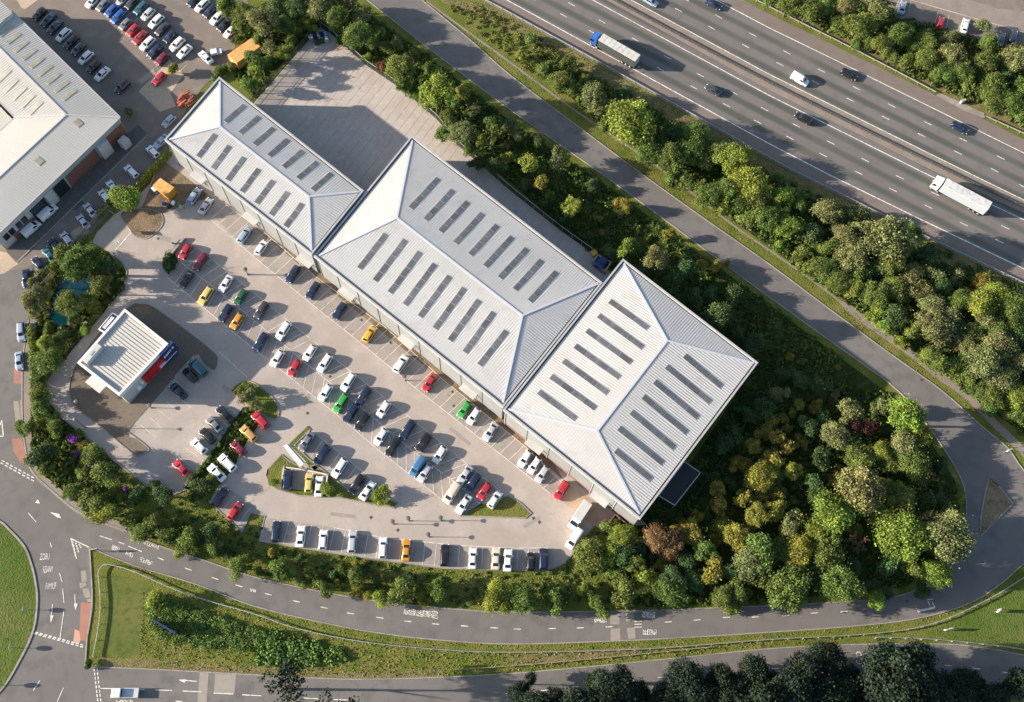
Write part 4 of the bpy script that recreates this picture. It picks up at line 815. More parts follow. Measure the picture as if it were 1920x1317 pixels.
def car_meshes(kind):
    if kind in CARME: return CARME[kind]
    (L, W, H), st, ws, rw, sw = PROF[kind]; xs = np.array([s[0] for s in st]); zb = .17 if kind not in ('SUV', 'van') else .22
    def g(x, i): return float(np.interp(x, xs, [s[i] for s in st]))
    def sec(x):
        bz, tz, hw, tw = g(x, 1)*H, g(x, 2)*H, g(x, 3)*W/2, g(x, 4)*W/2
        tw = min(tw, hw*.97); low = min(zb, tz-.1)
        return [(0, low), (hw*.93, low), (hw*.985, low+.14 if low+.14 < bz else low+.02), (hw, min(bz*.72, bz-.02)), (hw*.985, bz-.015), (hw*.955, bz+.012 if tz > bz+.03 else bz), (tw+(hw*.955-tw)*.12, bz+(tz-bz)*.86), (tw*.9, bz+(tz-bz)*.965), (tw*.5, bz+(tz-bz)*.995), (0, tz)]
    xx = sorted(set([round(x, 4) for x in list(xs)+list(np.linspace(-.49, .49, 22))])); b = MB(); n = None; rows = []
    for x in xx:
        s = sec(x); full = [(y, z) for y, z in s]+[(-y, z) for y, z in s[-2:0:-1]]; rows.append(full); n = len(full)
        b.v += [(x*L, y, z) for y, z in full]
    for i in range(len(xx)-1):
        for j in range(n): b.f.append((i*n+j, i*n+(j+1) % n, (i+1)*n+(j+1) % n, (i+1)*n+j))
    b.f.append(tuple(range(n))); b.f.append(tuple((len(xx)-1)*n+j for j in range(n))[::-1])
    body = b.mesh('body')
    for p in body.polygons: p.use_smooth = True
    def topz(x, y):
        s = sec(x); ys = [s[9][0], s[8][0], s[7][0], s[6][0], s[5][0]]; zz = [s[9][1], s[8][1], s[7][1], s[6][1], s[5][1]]; return float(np.interp(abs(y), ys, zz))
    def patch(x0, x1, inn=.93):
        b = MB(); nx, ny = 4, 8; sgn = 1 if x1 > x0 else -1
        for i in range(nx+1):
            x = x0+(x1-x0)*i/nx; tw = sec(x)[7][0]*inn
            for j in range(ny+1):
                y = -tw+2*tw*j/ny; b.v.append((x*L+.012*sgn, y, topz(x, y)+.014))
        for i in range(nx):
            for j in range(ny): b.f.append((i*(ny+1)+j, i*(ny+1)+j+1, (i+1)*(ny+1)+j+1, (i+1)*(ny+1)+j))
        return b.mesh('glass')
    def side(x0, x1):
        b = MB(); N_ = 9
        for i in range(N_+1):
            x = x0+(x1-x0)*i/N_; s = sec(x); lo, hi = s[5], s[6]
            for f in (.10, .92): b.v.append((x*L, lo[0]+(hi[0]-lo[0])*f+.012, lo[1]+(hi[1]-lo[1])*f+.004))
        for i in range(N_): b.f.append((2*i, 2*i+2, 2*i+3, 2*i+1))
        return b.mesh('side_window')
    def mirror_y(me):
        c = me.copy()
        for v in c.vertices: v.co.y *= -1
        c.flip_normals(); return c
    sl_ = side(*sw); parts = [('body', body, 'P', None), ('windscreen', patch(*ws), CGLASS, None), ('side_window', sl_, CGLASS, None), ('side_window', mirror_y(sl_), CGLASS, None)]
    if rw: parts.append(('rear_window', patch(rw[1], rw[0]), CGLASS, None))
    else:
        b = MB(); b.box((-.5*L-.0, 0, H*.72), (.06, W*.62, H*.28)); parts.append(('rear_window', b.mesh('rear_window'), CGLASS, None))
    for s in (-1, 1):
        b = MB(); zz = H*.43; b.box((.468*L, s*W*.355, zz+.02), (.30, .26, .13)); parts.append(('headlight', b.mesh('headlight'), HEADL, None))
        b = MB(); b.box((-.482*L, s*W*.375, H*.47), (.14, .24, .20)); parts.append(('tail_light', b.mesh('tail_light'), TAILL, None))
        b = MB(); mx = (ws[1]-.045)*L; b.box((mx, s*(W/2+.06), H*.63), (.14, .22, .14)); parts.append(('wing_mirror', b.mesh('wing_mirror'), 'P', None))
    r = .31 if kind not in ('SUV', 'van') else .36
    for fx in (-.305, .315):
        for s in (-1, 1): parts.append(('wheel', wheel_mesh(r, .21), None, (fx*L, s*(W/2-.10), r)))
    b = MB(); b.box((.499*L, 0, H*.25), (.05, .5, .11)); parts.append(('number_plate', b.mesh('number_plate'), HEADL, None))
    for p in parts:
        if p[0] != 'wheel' and p[2] not in (None, 'P'): p[1].materials.append(p[2])
        elif p[2] == 'P': p[1].materials.append(paint('white'))
    CARME[kind] = parts; return parts
def put_car(px, py, dx, dy, kind, col, label, group):
    """photo pixel of the car's middle, photo direction its nose points"""
    c = P(px, py, .7); a_, b_ = P(px-dx*10, py-dy*10, .7), P(px+dx*10, py+dy*10, .7); d = b_-a_
    root = thing({'SUV': 'suv_car'}.get(kind, kind.replace(' ', '_')), label, 'van' if kind == 'van' else 'car', (c.x, c.y, .06), math.atan2(d.y, d.x), group)
    sc = random.uniform(.97, 1.04); root.scale = (sc, sc, sc)
    for nm, me, m, loc in car_meshes(kind):
        if nm == 'wheel':
            t = link('wheel', me[0], None, root); t.location = loc
            if loc[1] < 0: t.rotation_euler = (0, 0, math.pi)
            link('rim', me[1], None, t)
        else:
            o = link(nm, me, paint(col) if m == 'P' else None, root)
    return root
ORD = ['', 'first', 'second', 'third', 'fourth', 'fifth', 'sixth', 'seventh', 'eighth', 'ninth', 'tenth', '11th', '12th', '13th', '14th', '15th', '16th', '17th', '18th', '19th', '20th', '21st', '22nd', '23rd']
def ordw(i): return ORD[i] if i < len(ORD) else '%dth' % i if i % 10 not in (1, 2, 3) or i in (11, 12, 13) else '%d%s' % (i, {1: 'st', 2: 'nd', 3: 'rd'}[i % 10])
DL, UR, DR, UL = (-.56, .83), (.56, -.83), (.72, .69), (-.72, -.69)
DLa = (-.73, .68); S_, N_ = (0, 1), (0, -1)
K = {'h': 'hatchback', 's': 'saloon', 'e': 'estate car', 'u': 'SUV', 'v': 'van'}
CN = {'w': 'white', 'c': 'cream', 'i': 'silver', 'g': 'grey', 'p': 'pale blue', 'k': 'black', 'd': 'dark grey', 'n': 'navy', 'b': 'blue', 'm': 'mid blue', 'r': 'red', 'x': 'maroon', 'G': 'green', 'D': 'dark green', 't': 'teal', 'y': 'yellow', 'o': 'orange', 'Y': 'pale yellow', 'T': 'tan'}
ROWS = [
 ('the shaded row along the top-left workshop', 'cars along the workshop wall', (0, 0), DLa, '295,105,kh 362,150,ns 412,203,ns 475,262,we 533,317,ke 588,369,dh 642,432,we 700,500,kh 765,556,ws 915,652,kh'),
 ('the nearer row of the top-left double row', 'cars in the top-left double row', (0, 0), DLa, '692,15,wh 770,42,gh 835,82,bh 886,127,be 940,182,gh 997,227,rh 1048,282,rs 1105,327,we 1160,387,ne 1212,442,xh'),
 ('the farther row of the top-left double row', 'cars in the top-left double row', (0, 0), DLa, '915,2,ih 985,27,dh 1055,62,te 1110,107,ih 1170,162,we 1215,217,ds 1272,277,nh 1325,332,we 1382,387,ws'),
 ('the short row by the trees at the top', 'cars in the short row by the trees', (0, 0), DLa, '1447,8,nh 1513,42,we 1573,87,ne 1628,135,we 1680,190,ks 1727,235,ws'),
 ('the bays beside the smallest warehouse', 'cars by the smallest warehouse', (0, 1), UR, '1455,152,pe 1540,226,is 1830,442,pe'),
 ('the bays along the warehouse fronts', 'cars along the warehouse fronts', (1, 1), UR, '40,537,wh'),
 ('the bays along the warehouse fronts', 'cars along the warehouse fronts', (1, 1), DL, '275,735,ne 425,857,ne 625,1012,nu'),
 ('the bays along the warehouse fronts', 'cars along the warehouse fronts', (1, 1), UR, '850,1185,yh'),
 ('the bays along the warehouse fronts', 'cars along the warehouse fronts', (1, 2), UR, '1085,92,wu'),
 ('the bays along the warehouse fronts', 'cars along the warehouse fronts', (1, 2), DL, '1300,230,rs 1560,432,Gh 1630,482,wh 1755,597,is'),
 ('the bays along the warehouse fronts', 'cars along the warehouse fronts', (2, 2), DL, '98,800,wh 168,850,wh 228,915,ih 372,1037,ru'),
 ('the upper side of the long double row', 'cars in the long double row', (0, 1), DL, '1388,567,rh 1500,642,xe 1690,807,ws 1800,907,Dh'),
 ('the upper side of the long double row', 'cars in the long double row', (1, 1), DL, '40,1005,de 205,1160,we'),
 ('the upper side of the long double row', 'cars in the long double row', (1, 2), DL, '402,8,wh 515,85,we 690,227,we 805,332,ne 955,430,wh 1135,580,ne 1255,677,ku 1375,770,wh 1565,920,is 1625,977,nu 1710,1042,rh'),
 ('the upper side of the long double row', 'cars in the long double row', (1, 2), UR, '1787,1107,wh'),
 ('the lower side of the long double row', 'cars in the long double row', (0, 1), DL, '1395,772,ks 1540,898,Ye 1690,1027,nu 1775,1087,oh'),
 ('the lower side of the long double row', 'cars in the long double row', (1, 1), DL, '35,1242,ne'),
 ('the lower side of the long double row', 'cars in the long double row', (1, 2), DL, '160,50,wh 290,120,rh 520,305,wh 635,385,Ge 710,460,nu 795,520,ke 935,635,wh 1025,710,ke 1210,860,mv 1265,907,ih 1465,1060,cv 1555,1140,ws'),
 ('the slanting row above the triangular island', 'cars above the triangular island', (1, 2), DL, '380,672,gs 495,770,nu 625,870,we 755,990,ke'),
 ('the slanting row above the triangular island', 'cars above the triangular island', (1, 2), UR, '835,1040,ws'),
 ('the walled bays in the triangular island', 'cars in the walled bays', (1, 2), (.07, -1), '238,960,nu 398,982,Yh 472,1007,ws'),
 ('the bays beside the small shop', 'cars beside the shop', (0, 2), UL, '1483,117,tv 1422,172,kh 1335,292,ns'),
 ('the row left of the planted strip', 'cars left of the planted strip', (0, 2), UL, '1680,467,ks 1605,542,gs 1553,627,kh 1490,707,wh 1360,872,rs'),
 ('the row right of the planted strip', 'cars right of the planted strip', (0, 2), UL, '1950,512,ru 1862,612,Tu 1785,720,xh 1702,832,wu 1622,905,ws'),
 ('the two bottom-left corner bays', 'cars in the corner bays', (0, 2), UR, '1645,1087,ne 1760,1192,rh'),
 ('the bottom row of the car park', 'cars in the bottom row', (1, 3), (.09, -1), '150,38,ne 335,77,ws 503,102,wh 722,115,ie'),
 ('the bottom row of the car park', 'cars in the bottom row', (1, 3), (.06, -1), '950,162,we 1125,180,os 1412,217,ke 1622,240,ws 1795,242,cs 1885,255,ws'),
 ('the bottom row of the car park', 'cars in the bottom row', (2, 3), (.03, -1), '140,265,kh 235,247,nu'),
 ('the hedge bays below the workshop', 'cars by the hedge below the workshop', (0, 0), UL, '1145,1137,wh 985,1285,we'),
 ('the hedge bays below the workshop', 'cars by the hedge below the workshop', (0, 0), DLa, '1265,907,ph 1205,1062,ps'),
 ('the hedge bays below the workshop', 'cars by the hedge below the workshop', (0, 1), (-.62, -.78), '845,85,ws 785,152,wh 675,257,is 622,342,is 500,472,ih 412,522,nh 370,592,ts 290,662,ns'),
 ('the kerb of the left-hand road', 'cars on the left-hand road', (0, 1), (.06, 1), '197,768,ns 160,1168,pe 145,1385,ps'),
 ('the shade under the workshop wall', 'vans by the workshop', (0, 1), (.74, -.67), '235,397,wv 360,277,wv'),
 ('the car park above the motorway', 'cars above the motorway', (3, 0), (.26, -.96), '1005,57,ps 1290,170,rh 1475,192,we 1745,292,ns 1835,277,nh'),
]
MOVING = [
 ('black hatchback in the middle lane behind the blue lorry', (2, 0), (-.87, -.5), '1505,675,ds', ), ('white van in the fast lane heading right on the upper carriageway', (3, 0), (.87, .5), '238,597,wv'),
 ('black estate car straddling the upper edge line beside the white van', (3, 0), (.87, .5), '605,557,ke'), ('black estate car heading left next to the central barrier', (3, 0), (-.87, -.5), '265,887,ke'),
 ('navy estate car on the upper carriageway nearest the right edge', (3, 0), (.87, .5), '1435,957,ne'), ('white and blue car cut by the top edge on the motorway', (2, 0), (.87, .5), '1040,12,ph'),
 ('navy car on the motorway hard shoulder line at the top edge', (2, 0), (.87, .5), '1510,32,ns'),
 ('lone red hatchback parked beside the yellow-green bush, top left', (0, 0), DLa, '1190,592,rh'), ('lone white car with dark windows near the pale trailer, top left', (0, 0), UL, '1540,430,ws')]
rows = {}
for name, grp, reg, d, s in ROWS:
    for t in s.split():
        x, y, kk = t.split(','); px, py = Zp(*reg, float(x), float(y)); rows.setdefault((name, grp), []).append((px, py, d, kk))
for (name, grp), lst in rows.items():
    vert = 'left-hand road' in name
    lst.sort(key=(lambda q: q[1]) if vert else (lambda q: q[0]))
    for i, (px, py, d, kk) in enumerate(lst):
        put_car(px, py, *d, K[kk[1]], CN[kk[0]], '%s %s, %s from %s in %s' % (CN[kk[0]], K[kk[1]], ordw(i+1), 'top' if vert else 'left', name) if not vert else '%s %s, %s from top on the left-hand road' % (CN[kk[0]], K[kk[1]], ordw(i+1)), grp)
for m_ in MOVING:
    x, y, kk = m_[3].split(','); px, py = Zp(*m_[1], float(x), float(y)); put_car(px, py, *m_[2], K[kk[1]], CN[kk[0]], m_[0], 'moving and lone vehicles')

def orient(px, py, d, h=1.0):
    c = P(px, py, h); v = P(px+d[0]*10, py+d[1]*10, h)-c; return c, math.atan2(v.y, v.x)
def lbox(name, parent, c, d, m, bev=0):
    b = MB(); b.box(c, d); me = b.mesh(name)
    if bev:
        bm = bmesh.new(); bm.from_mesh(me); bmesh.ops.bevel(bm, geom=bm.edges[:], offset=bev, segments=2, affect='EDGES', profile=.6); bm.to_mesh(me); bm.free()
    return link(name, me, m, parent)
def wheels(root, xs_, w, r=.48):
    for x in xs_:
        for s in (-1, 1):
            me = wheel_mesh(r, .3); t = link('wheel', me[0], None, root); t.location = (x, s*(w/2-.16), r)
            if s < 0: t.rotation_euler = (0, 0, math.pi)
            link('rim', me[1], None, t)
def lorry(px, py, d, label, cabm, sidem, topm, L=10.6):
    c, rz = orient(px, py, d, 2.2); root = thing('lorry', label, 'lorry', (c.x, c.y, .07), rz, 'articulated lorries on the motorway')
    x0 = -L/2-1.0; x1 = L/2-1.2                                       # trailer from x0 to x1, cab ahead of it
    lbox('trailer_side', root, ((x0+x1)/2, 0, 2.35), (x1-x0, 2.5, 2.6), sidem)
    lbox('trailer_roof', root, ((x0+x1)/2, 0, 3.70), (x1-x0+.06, 2.56, .12), topm)
    for i in range(1, 8): lbox('roof_bow', root, (x0+(x1-x0)*i/8, 0, 3.775), (.07, 2.5, .03), topm)
    lbox('rear_door', root, (x0-.03, 0, 2.3), (.08, 2.3, 2.4), PARA)
    lbox('chassis', root, ((x0+x1)/2+.5, 0, .85), (x1-x0+1.5, 1.0, .35), BLACK)
    cb_ = lbox('cab', root, (x1+1.35, 0, 1.95), (2.0, 2.4, 2.7), cabm, .22); lbox('windscreen', cb_, (x1+2.34, 0, 2.35), (.12, 2.05, .95), CGLASS)
    b = MB(); b.v = [(x1+.45, -1.0, 3.2), (x1+.45, 1.0, 3.2), (x1+2.05, 1.0, 3.25), (x1+2.05, -1.0, 3.25), (x1+.45, -.95, 3.75), (x1+.45, .95, 3.75), (x1+1.2, .9, 3.6), (x1+1.2, -.9, 3.6)]
    b.f = [(0, 1, 2, 3), (4, 5, 6, 7), (0, 1, 5, 4), (1, 2, 6, 5), (2, 3, 7, 6), (3, 0, 4, 7)]; b.build('wind_deflector', cabm, cb_)
    for s in (-1, 1):
        lbox('wing_mirror', cb_, (x1+2.2, s*1.38, 2.4), (.14, .22, .6), BLACK); lbox('side_window', cb_, (x1+1.7, s*1.2, 2.4), (.9, .06, .7), CGLASS); lbox('headlight', cb_, (x1+2.35, s*.9, 1.0), (.1, .4, .2), HEADL)
    wheels(root, [x0+1.2, x0+2.4, x0+3.6, x1+.2, x1+1.9], 2.5)
    return root
lorry(1153, 93, (-.87, -.5), 'blue-cabbed lorry with pale trailer top and dark side', paint('blue'), mat('curtain_dark', (.03, .038, .036), .8), mat('trailer_top', (.50, .485, .45), .7, noise=[(1.2, (.42, .40, .37), .45, .65)]), 11.6)
lorry(1801, 366, (-.88, -.47), 'all-white articulated lorry beside the central barrier at right', paint('white'), mat('curtain_pale', (.30, .33, .36), .7), mat('trailer_top_w', (.52, .52, .51), .7, noise=[(1.2, (.42, .415, .40), .45, .65)]), 12.2)
def box_van(px, py, d, label, L=6.6, Wd=2.1, Hh=2.9):
    c, rz = orient(px, py, d, 1.5); root = thing('box_van', label, 'van', (c.x, c.y, .07), rz)
    lbox('load_box', root, (-.9, 0, .55+(Hh-.5)/2), (L-2.0, Wd, Hh-.5), WHITE, .04); lbox('roof', root, (-.9, 0, Hh+.08), (L-2.1, Wd-.1, .05), CLADW)
    c_ = lbox('cab', root, (L/2-1.0, 0, 1.05), (2.0, Wd-.15, 1.35), paint('white'), .2)
    b = MB(); b.v = [(L/2-1.9, -.95, 1.7), (L/2-1.9, .95, 1.7), (L/2-.75, .92, 1.7), (L/2-.75, -.92, 1.7), (L/2-1.9, -.85, 2.3), (L/2-1.9, .85, 2.3), (L/2-1.45, .82, 2.28), (L/2-1.45, -.82, 2.28)]
    b.f = [(0, 1, 2, 3), (4, 5, 6, 7), (0, 1, 5, 4), (1, 2, 6, 5), (2, 3, 7, 6), (3, 0, 4, 7)]; b.build('cab_top', paint('white'), root)
    b = MB(); b.quad((L/2-.73, -.88, 1.73), (L/2-.73, .88, 1.73), (L/2-1.43, .78, 2.27), (L/2-1.43, -.78, 2.27)); b.build('windscreen', CGLASS, root)
    for s in (-1, 1): lbox('wing_mirror', root, (L/2-1.0, s*1.12, 1.75), (.12, .2, .3), BLACK); lbox('headlight', root, (L/2-.05, s*.72, .95), (.14, .3, .16), HEADL)
    wheels(root, [-L/2+1.2, L/2-1.1], Wd, .36)
box_van(*Zp(2, 2, 505, 1225), DL, 'white box van at the bottom corner of the right-hand warehouse')
put_car(*Zp(2, 3, 467, 95), *DL, 'van', 'white', 'white pick-up style van in the bottom-right corner of the car park', 'moving and lone vehicles')
c, rz = orient(*Zp(0, 3, 930, 1248), (-1, 0), 1); root = thing('pickup_truck', 'white pick-up with long pale blue-grey bed on the bottom-left road', 'truck', (c.x, c.y, .08), rz)
cb_ = lbox('cab', root, (1.5, 0, .85), (1.9, 1.85, 1.0), paint('white'), .18); lbox('cab_roof', root, (1.0, 0, 1.55), (1.1, 1.6, .6), paint('white'), .15); lbox('windscreen', root, (1.58, 0, 1.5), (.14, 1.5, .42), CGLASS); lbox('rear_window', root, (.42, 0, 1.5), (.1, 1.4, .4), CGLASS)
lbox('load_bed', root, (-1.2, 0, .8), (3.3, 1.85, .25), PARA)
lbox('bed_cover', root, (-1.2, 0, 1.06), (3.2, 1.75, .1), mat('bed_cover', (.42, .44, .48), .5))
for s in (-1, 1): lbox('bed_side', root, (-1.2, s*.9, 1.1), (3.3, .08, .45), mat('bed_side', (.4, .42, .46), .5)); lbox('headlight', root, (2.42, s*.65, .9), (.1, .3, .15), HEADL)
wheels(root, [-1.8, 1.5], 1.85, .35)

# ---------------------------------------------------------------- sheds, skips, odd items
def shed(px0, px1, px2, h, label, side, top, nplank, name='timber_cabin', cat='cabin'):
    """box from three roof corners in photo pixels"""
    a_, b_, c_ = P(*px0, h), P(*px1, h), P(*px2, h); e = b_-a_; f = c_-b_; L1, L2 = e.length, f.length; e.normalize(); f.normalize(); ctr = a_+e*L1/2+f*L2/2
    root = thing(name, label, cat, (ctr.x, ctr.y, .06), math.atan2(e.y, e.x))
    lbox('body', root, (0, 0, h/2-.02), (L1, L2, h-.15), side, .05)
    for k in range(nplank): lbox('roof_board', root, (-L1/2+L1*(k+.5)/nplank, 0, h), (L1/nplank-.04, L2+.1, .10), top)
    lbox('door', root, (L1/2+.03, 0, h*.42), (.06, min(1.4, L2*.5), h*.75), side)
    for x in (-1, 1):
        for y in (-1, 1): lbox('corner_post', root, (x*(L1/2), y*(L2/2), h/2), (.14, .14, h-.1), side)
    return root
shed((287.5, 348.5), (314, 366.5), (326, 352), 2.6, 'ochre box container on the dirt beside the smallest warehouse', ORANGE, PLY, 9, 'site_container', 'container')
shed((431, 106), (448, 122), (484, 85), 2.6, 'orange plank-topped cabin under the trees at the top', PLY, PLY, 10)
tr = thing('tarp_trailer', 'small blue and white covered trailer against the ochre container', 'trailer', P(*Zp(0, 1, 1175, 115)), -.75)
lbox('bed', tr, (0, 0, .6), (2.2, 1.3, .5), BLUE); lbox('cover', tr, (-.3, 0, .95), (1.5, 1.35, .3), mat('tarp_pale', (.5, .55, .68), .6), .08); wheels(tr, [0], 1.5, .28); lbox('tow_bar', tr, (1.5, 0, .45), (1.0, .1, .1), STEEL)
tr = thing('flat_trailer', 'pale blue flat trailer beside the lone white car, top left', 'trailer', P(*Zp(0, 0, 1622, 402)), .25)
lbox('bed', tr, (0, 0, .7), (2.9, 2.0, .25), mat('trailer_pale', (.45, .52, .62), .5)); wheels(tr, [-.3], 2.1, .3); lbox('tow_bar', tr, (2.0, 0, .6), (1.3, .12, .12), STEEL)
for s in (-1, 1): lbox('bed_side', tr, (0, s*.98, .95), (2.9, .06, .3), STEEL)
lbox('cover', tr, (-.4, .1, .95), (1.3, 1.4, .22), WHITE, .05)
# stack of orange barriers and rubble
rng2 = random.Random(5)
for k in range(22):
    p_ = P(*Zp(0, 0, 1355+rng2.uniform(0, 85), 705+rng2.uniform(0, 95))); z = .08+.35*(k % 3)
    o = thing('traffic_barrier', 'orange-red traffic barrier in the heap beside the smallest warehouse', 'barrier', (p_.x, p_.y, z), rng2.uniform(-.2, .2)+.85, 'heap of orange barriers')
    lbox('panel', o, (0, 0, .22), (1.9, .28, .40), BARRO, .04); lbox('foot', o, (-.6, 0, .03), (.2, .5, .06), BLACK); lbox('foot', o, (.6, 0, .03), (.2, .5, .06), BLACK)
for k in range(10):
    q = [(rng2.uniform(600, 690)), (rng2.uniform(325, 375))]; p_ = P(480+q[0]/3.9917, q[1]/3.9917)
    o = MB(); o.box((p_.x, p_.y, .12+.09*(k % 3)), (rng2.uniform(.8, 1.8), .18, .08), rng2.uniform(0, 3)); tag(o.build('broken_plank', mat('pale_plank', (.42, .28, .17), .9), None), 'pale broken plank in the litter at the top of the yard', 'plank', 'planks heaped at the top of the yard')
def bin_(px, col, label, h=1.2, w=.8, grp='bins at the top of the yard'):
    p_ = P(*px); o = thing('wheeled_bin', label, 'bin', (p_.x, p_.y, .06), rng2.uniform(0, .6), grp)
    b = MB(); n = .8; b.v = [(x*w/2*s, y*w/2*s, z) for z, s in ((.1, .8), (h, 1)) for x, y in ((-1, -1), (1, -1), (1, 1), (-1, 1))]; b.f = [(3, 2, 1, 0), (4, 5, 6, 7)]+[(i, (i+1) % 4, 4+(i+1) % 4, 4+i) for i in range(4)]
    b.build('tub', col, o); lbox('lid', o, (0, 0, h+.05), (w+.1, w+.1, .09), col, .03)
    for s in (-1, 1):
        b = MB(); b.tube((-w*.35, s*w*.38-.04, .1), (-w*.35, s*w*.38+.04, .1), .1, .1, 8); b.build('wheel', BLACK, o)
BINC = {'dark grey': mat('bin_dark', (.02, .03, .04), .5), 'grey-white': mat('bin_pale', (.35, .37, .4), .5), 'light blue': mat('bin_blue', (.05, .35, .6), .5), 'green': mat('bin_green', (.02, .06, .04), .5)}
for k, (x, y, cname) in enumerate(((415, 300, 'grey-white'), (445, 292, 'dark grey'), (472, 288, 'grey-white'), (495, 282, 'dark grey'), (517, 277, 'light blue'), (455, 332, 'green'), (480, 325, 'green'), (505, 318, 'dark grey'), (527, 315, 'grey-white'))):
    bin_(Zp(1, 0, x, y), BINC[cname], '%s wheeled bin, %s from left at the top of the yard' % (cname, ordw(k+1)), 1.3, 1.15)
bin_(Zp(2, 1, 610, 590), mat('bin_yellow', (.5, .3, .03), .5), 'yellow bin by the dock behind the middle warehouse', 1.0, 1.3, 'yard bins')
for k, (x, y, m_) in enumerate(((1230, 215, BLUE), (1270, 235, BLACK), (1300, 210, WHITE), (1345, 215, mat('sack_green', (.08, .22, .06), .7)), (1360, 240, PARA))):
    p_ = P(*Zp(0, 1, x, y)); o = thing('rubbish_sack', '%s rubbish sack on the dirt below the ochre container' % ('blue', 'black', 'white', 'green', 'grey')[k], 'sack', (p_.x, p_.y, .07), k*.7, 'rubbish below the ochre container')
    lbox('sack', o, (0, 0, .35), (1.1, .8, .65), m_, .22); lbox('knot', o, (0, 0, .72), (.2, .2, .16), m_, .05)
# trolley shelter and walled bays
ts = thing('trolley_shelter', 'pale trolley shelter with bright roof ridge on the car park island', 'shelter')
qd = [P(*Zp(1, 2, *q), 2.2) for q in ((200, 705), (245, 690), (372, 820), (330, 868))]; b = MB(); b.prism([(p.x, p.y) for p in qd], 2.1, 2.2); b.build('roof', mat('shelter_roof', (.5, .47, .43), .4), ts)
a_, c_ = (qd[0]+qd[1])/2, (qd[2]+qd[3])/2; b = MB(); b.bar(a_+Vector((0, 0, .1)), c_+Vector((0, 0, .1)), .5, .14); b.build('roof_ridge', WHITE, ts)
for p_ in qd: b = MB(); b.tube((p_.x, p_.y, .05), (p_.x, p_.y, 2.1), .06, .06, 6); b.build('post', STEEL, ts)
wb = thing('low_wall', 'pale low wall around three bays in the triangular island', 'wall')
wl = [P(*Zp(1, 2, *q)) for q in ((190, 1025), (212, 870), (375, 890), (540, 925), (518, 1050))]
for i in range(4): b = MB(); b.bar(wl[i]+Vector((0, 0, .42)), wl[i+1]+Vector((0, 0, .42)), .28, .75); b.build('wall_panel', mat('wall_pale', (.55, .49, .42), .8), wb)
for p_ in wl: b = MB(); b.box((p_.x, p_.y, .45), (.42, .42, .9)); b.build('pier', KERB, wb)
struct(sheet('parking_bays', zq(1, 2, (196, 1025), (216, 878), (375, 895), (535, 930), (515, 1048)), .19, BAYTAR))
# lamp posts
def lamp(px, label, h=2.6, grp='short car park lamps', head=.5):
    p_ = P(*px); o = thing('lamp_post', label, 'lamp post', (p_.x, p_.y, .05), 0, grp)
    b = MB(); b.tube((0, 0, 0), (0, 0, h), .09, .06, 8); b.build('column', DKPOST, o); b = MB(); b.tube((0, 0, 0), (0, 0, .25), .17, .15, 8); b.build('base', DKPOST, o)
    b = MB(); b.tube((0, 0, h), (0, 0, h+.14), head*.7, head, 10); b.build('lamp_head', DKPOST, o); b = MB(); b.tube((0, 0, h+.14), (0, 0, h+.2), head*.9, head*.5, 10); b.build('cap', DKPOST, o)
LMP = [((738, 983), 'lowest left lamp post in the open drive below the island'), ((767, 977), 'second lamp post from left in the open drive below the island'), ((827, 976), 'rightmost lamp post in the open drive below the island'), ((760, 714), 'lamp post beside the red saloon along the warehouse fronts'), ((804, 1007), 'lamp post above the gap in the bottom car row'),
       (Zp(0, 1, 1855, 737), 'lamp post beside the long double row near its upper end'), (Zp(1, 1, -60, 742), 'lamp post in the aisle below the smallest warehouse'), (Zp(0, 2, 1135, 420), 'lamp post at the shade edge below the shop'), (Zp(0, 2, 590, 390), 'lamp post on the brown paving left of the shop')]
for q, l in LMP: lamp(q, l, 2.6 if 'shop' not in l else 1.6)
lamp(Zp(0, 2, 640, 568), 'tall lamp post behind the hedge left of the brown paving', 6.0, 'tall lamps', .4)
lamp(Zp(0, 1, 872, 690), 'tall lamp post in the garden beside the blue pond', 5.0, 'tall lamps', .4)
for k, q in enumerate(((205, 627), (105, 912), (12, 1190))):
    p_ = P(*Zp(0, 3, *q)); o = thing('chevron_sign', 'pale round-headed sign post, %s from top on the roundabout lawn' % ordw(k+1), 'sign', (p_.x, p_.y, .17), 0, 'sign posts on the roundabout')
    b = MB(); b.tube((0, 0, 0), (0, 0, 1.6), .06, .06, 8); b.build('post', STEEL, o); b = MB(); b.tube((-.04, 0, 1.7), (.04, 0, 1.7), .5, .5, 14); b.build('sign_face', mat('sign_teal', (.30, .40, .40), .5), o); b = MB(); b.tube((.04, 0, 1.7), (.06, 0, 1.7), .42, .42, 14); b.build('sign_back', PARA, o)
def board(px0, px1, h, z0, m, label, name='sign_board', th=.12, legs=2):
    a_, c_ = P(*px0, h), P(*px1, h); d = c_-a_; m_ = (a_+c_)/2; o = thing(name, label, 'sign', (m_.x, m_.y, .02), math.atan2(d.y, d.x)); L = d.length
    lbox('panel', o, (0, 0, (h+z0)/2), (L, th, h-z0), m); lbox('frame', o, (0, 0, h+.03), (L+.1, th+.06, .08), m if m is NAVY else PARA)
    for k in range(legs): b = MB(); x = -L*.4+L*.8*k/max(1, legs-1); b.tube((x, th*.9, 0), (x, th*.9, h-.1), .05, .05, 8); b.build('post', STEEL, o)
board(Zp(0, 3, 1150, 705), Zp(0, 3, 1312, 800), 3.2, .5, NAVY, 'dark blue hoarding standing on the green bank by the roundabout', 'hoarding', .3, 3)
board(Zp(0, 3, 668, 178), Zp(0, 3, 725, 168), 2.2, 1.0, DKSTEEL, 'dark direction sign at the tip of the grass triangle')
board(Zp(3, 3, 1335, 775), Zp(3, 3, 1388, 762), 1.8, .7, WHITE, 'long white sign on the grass between the two bottom roads')
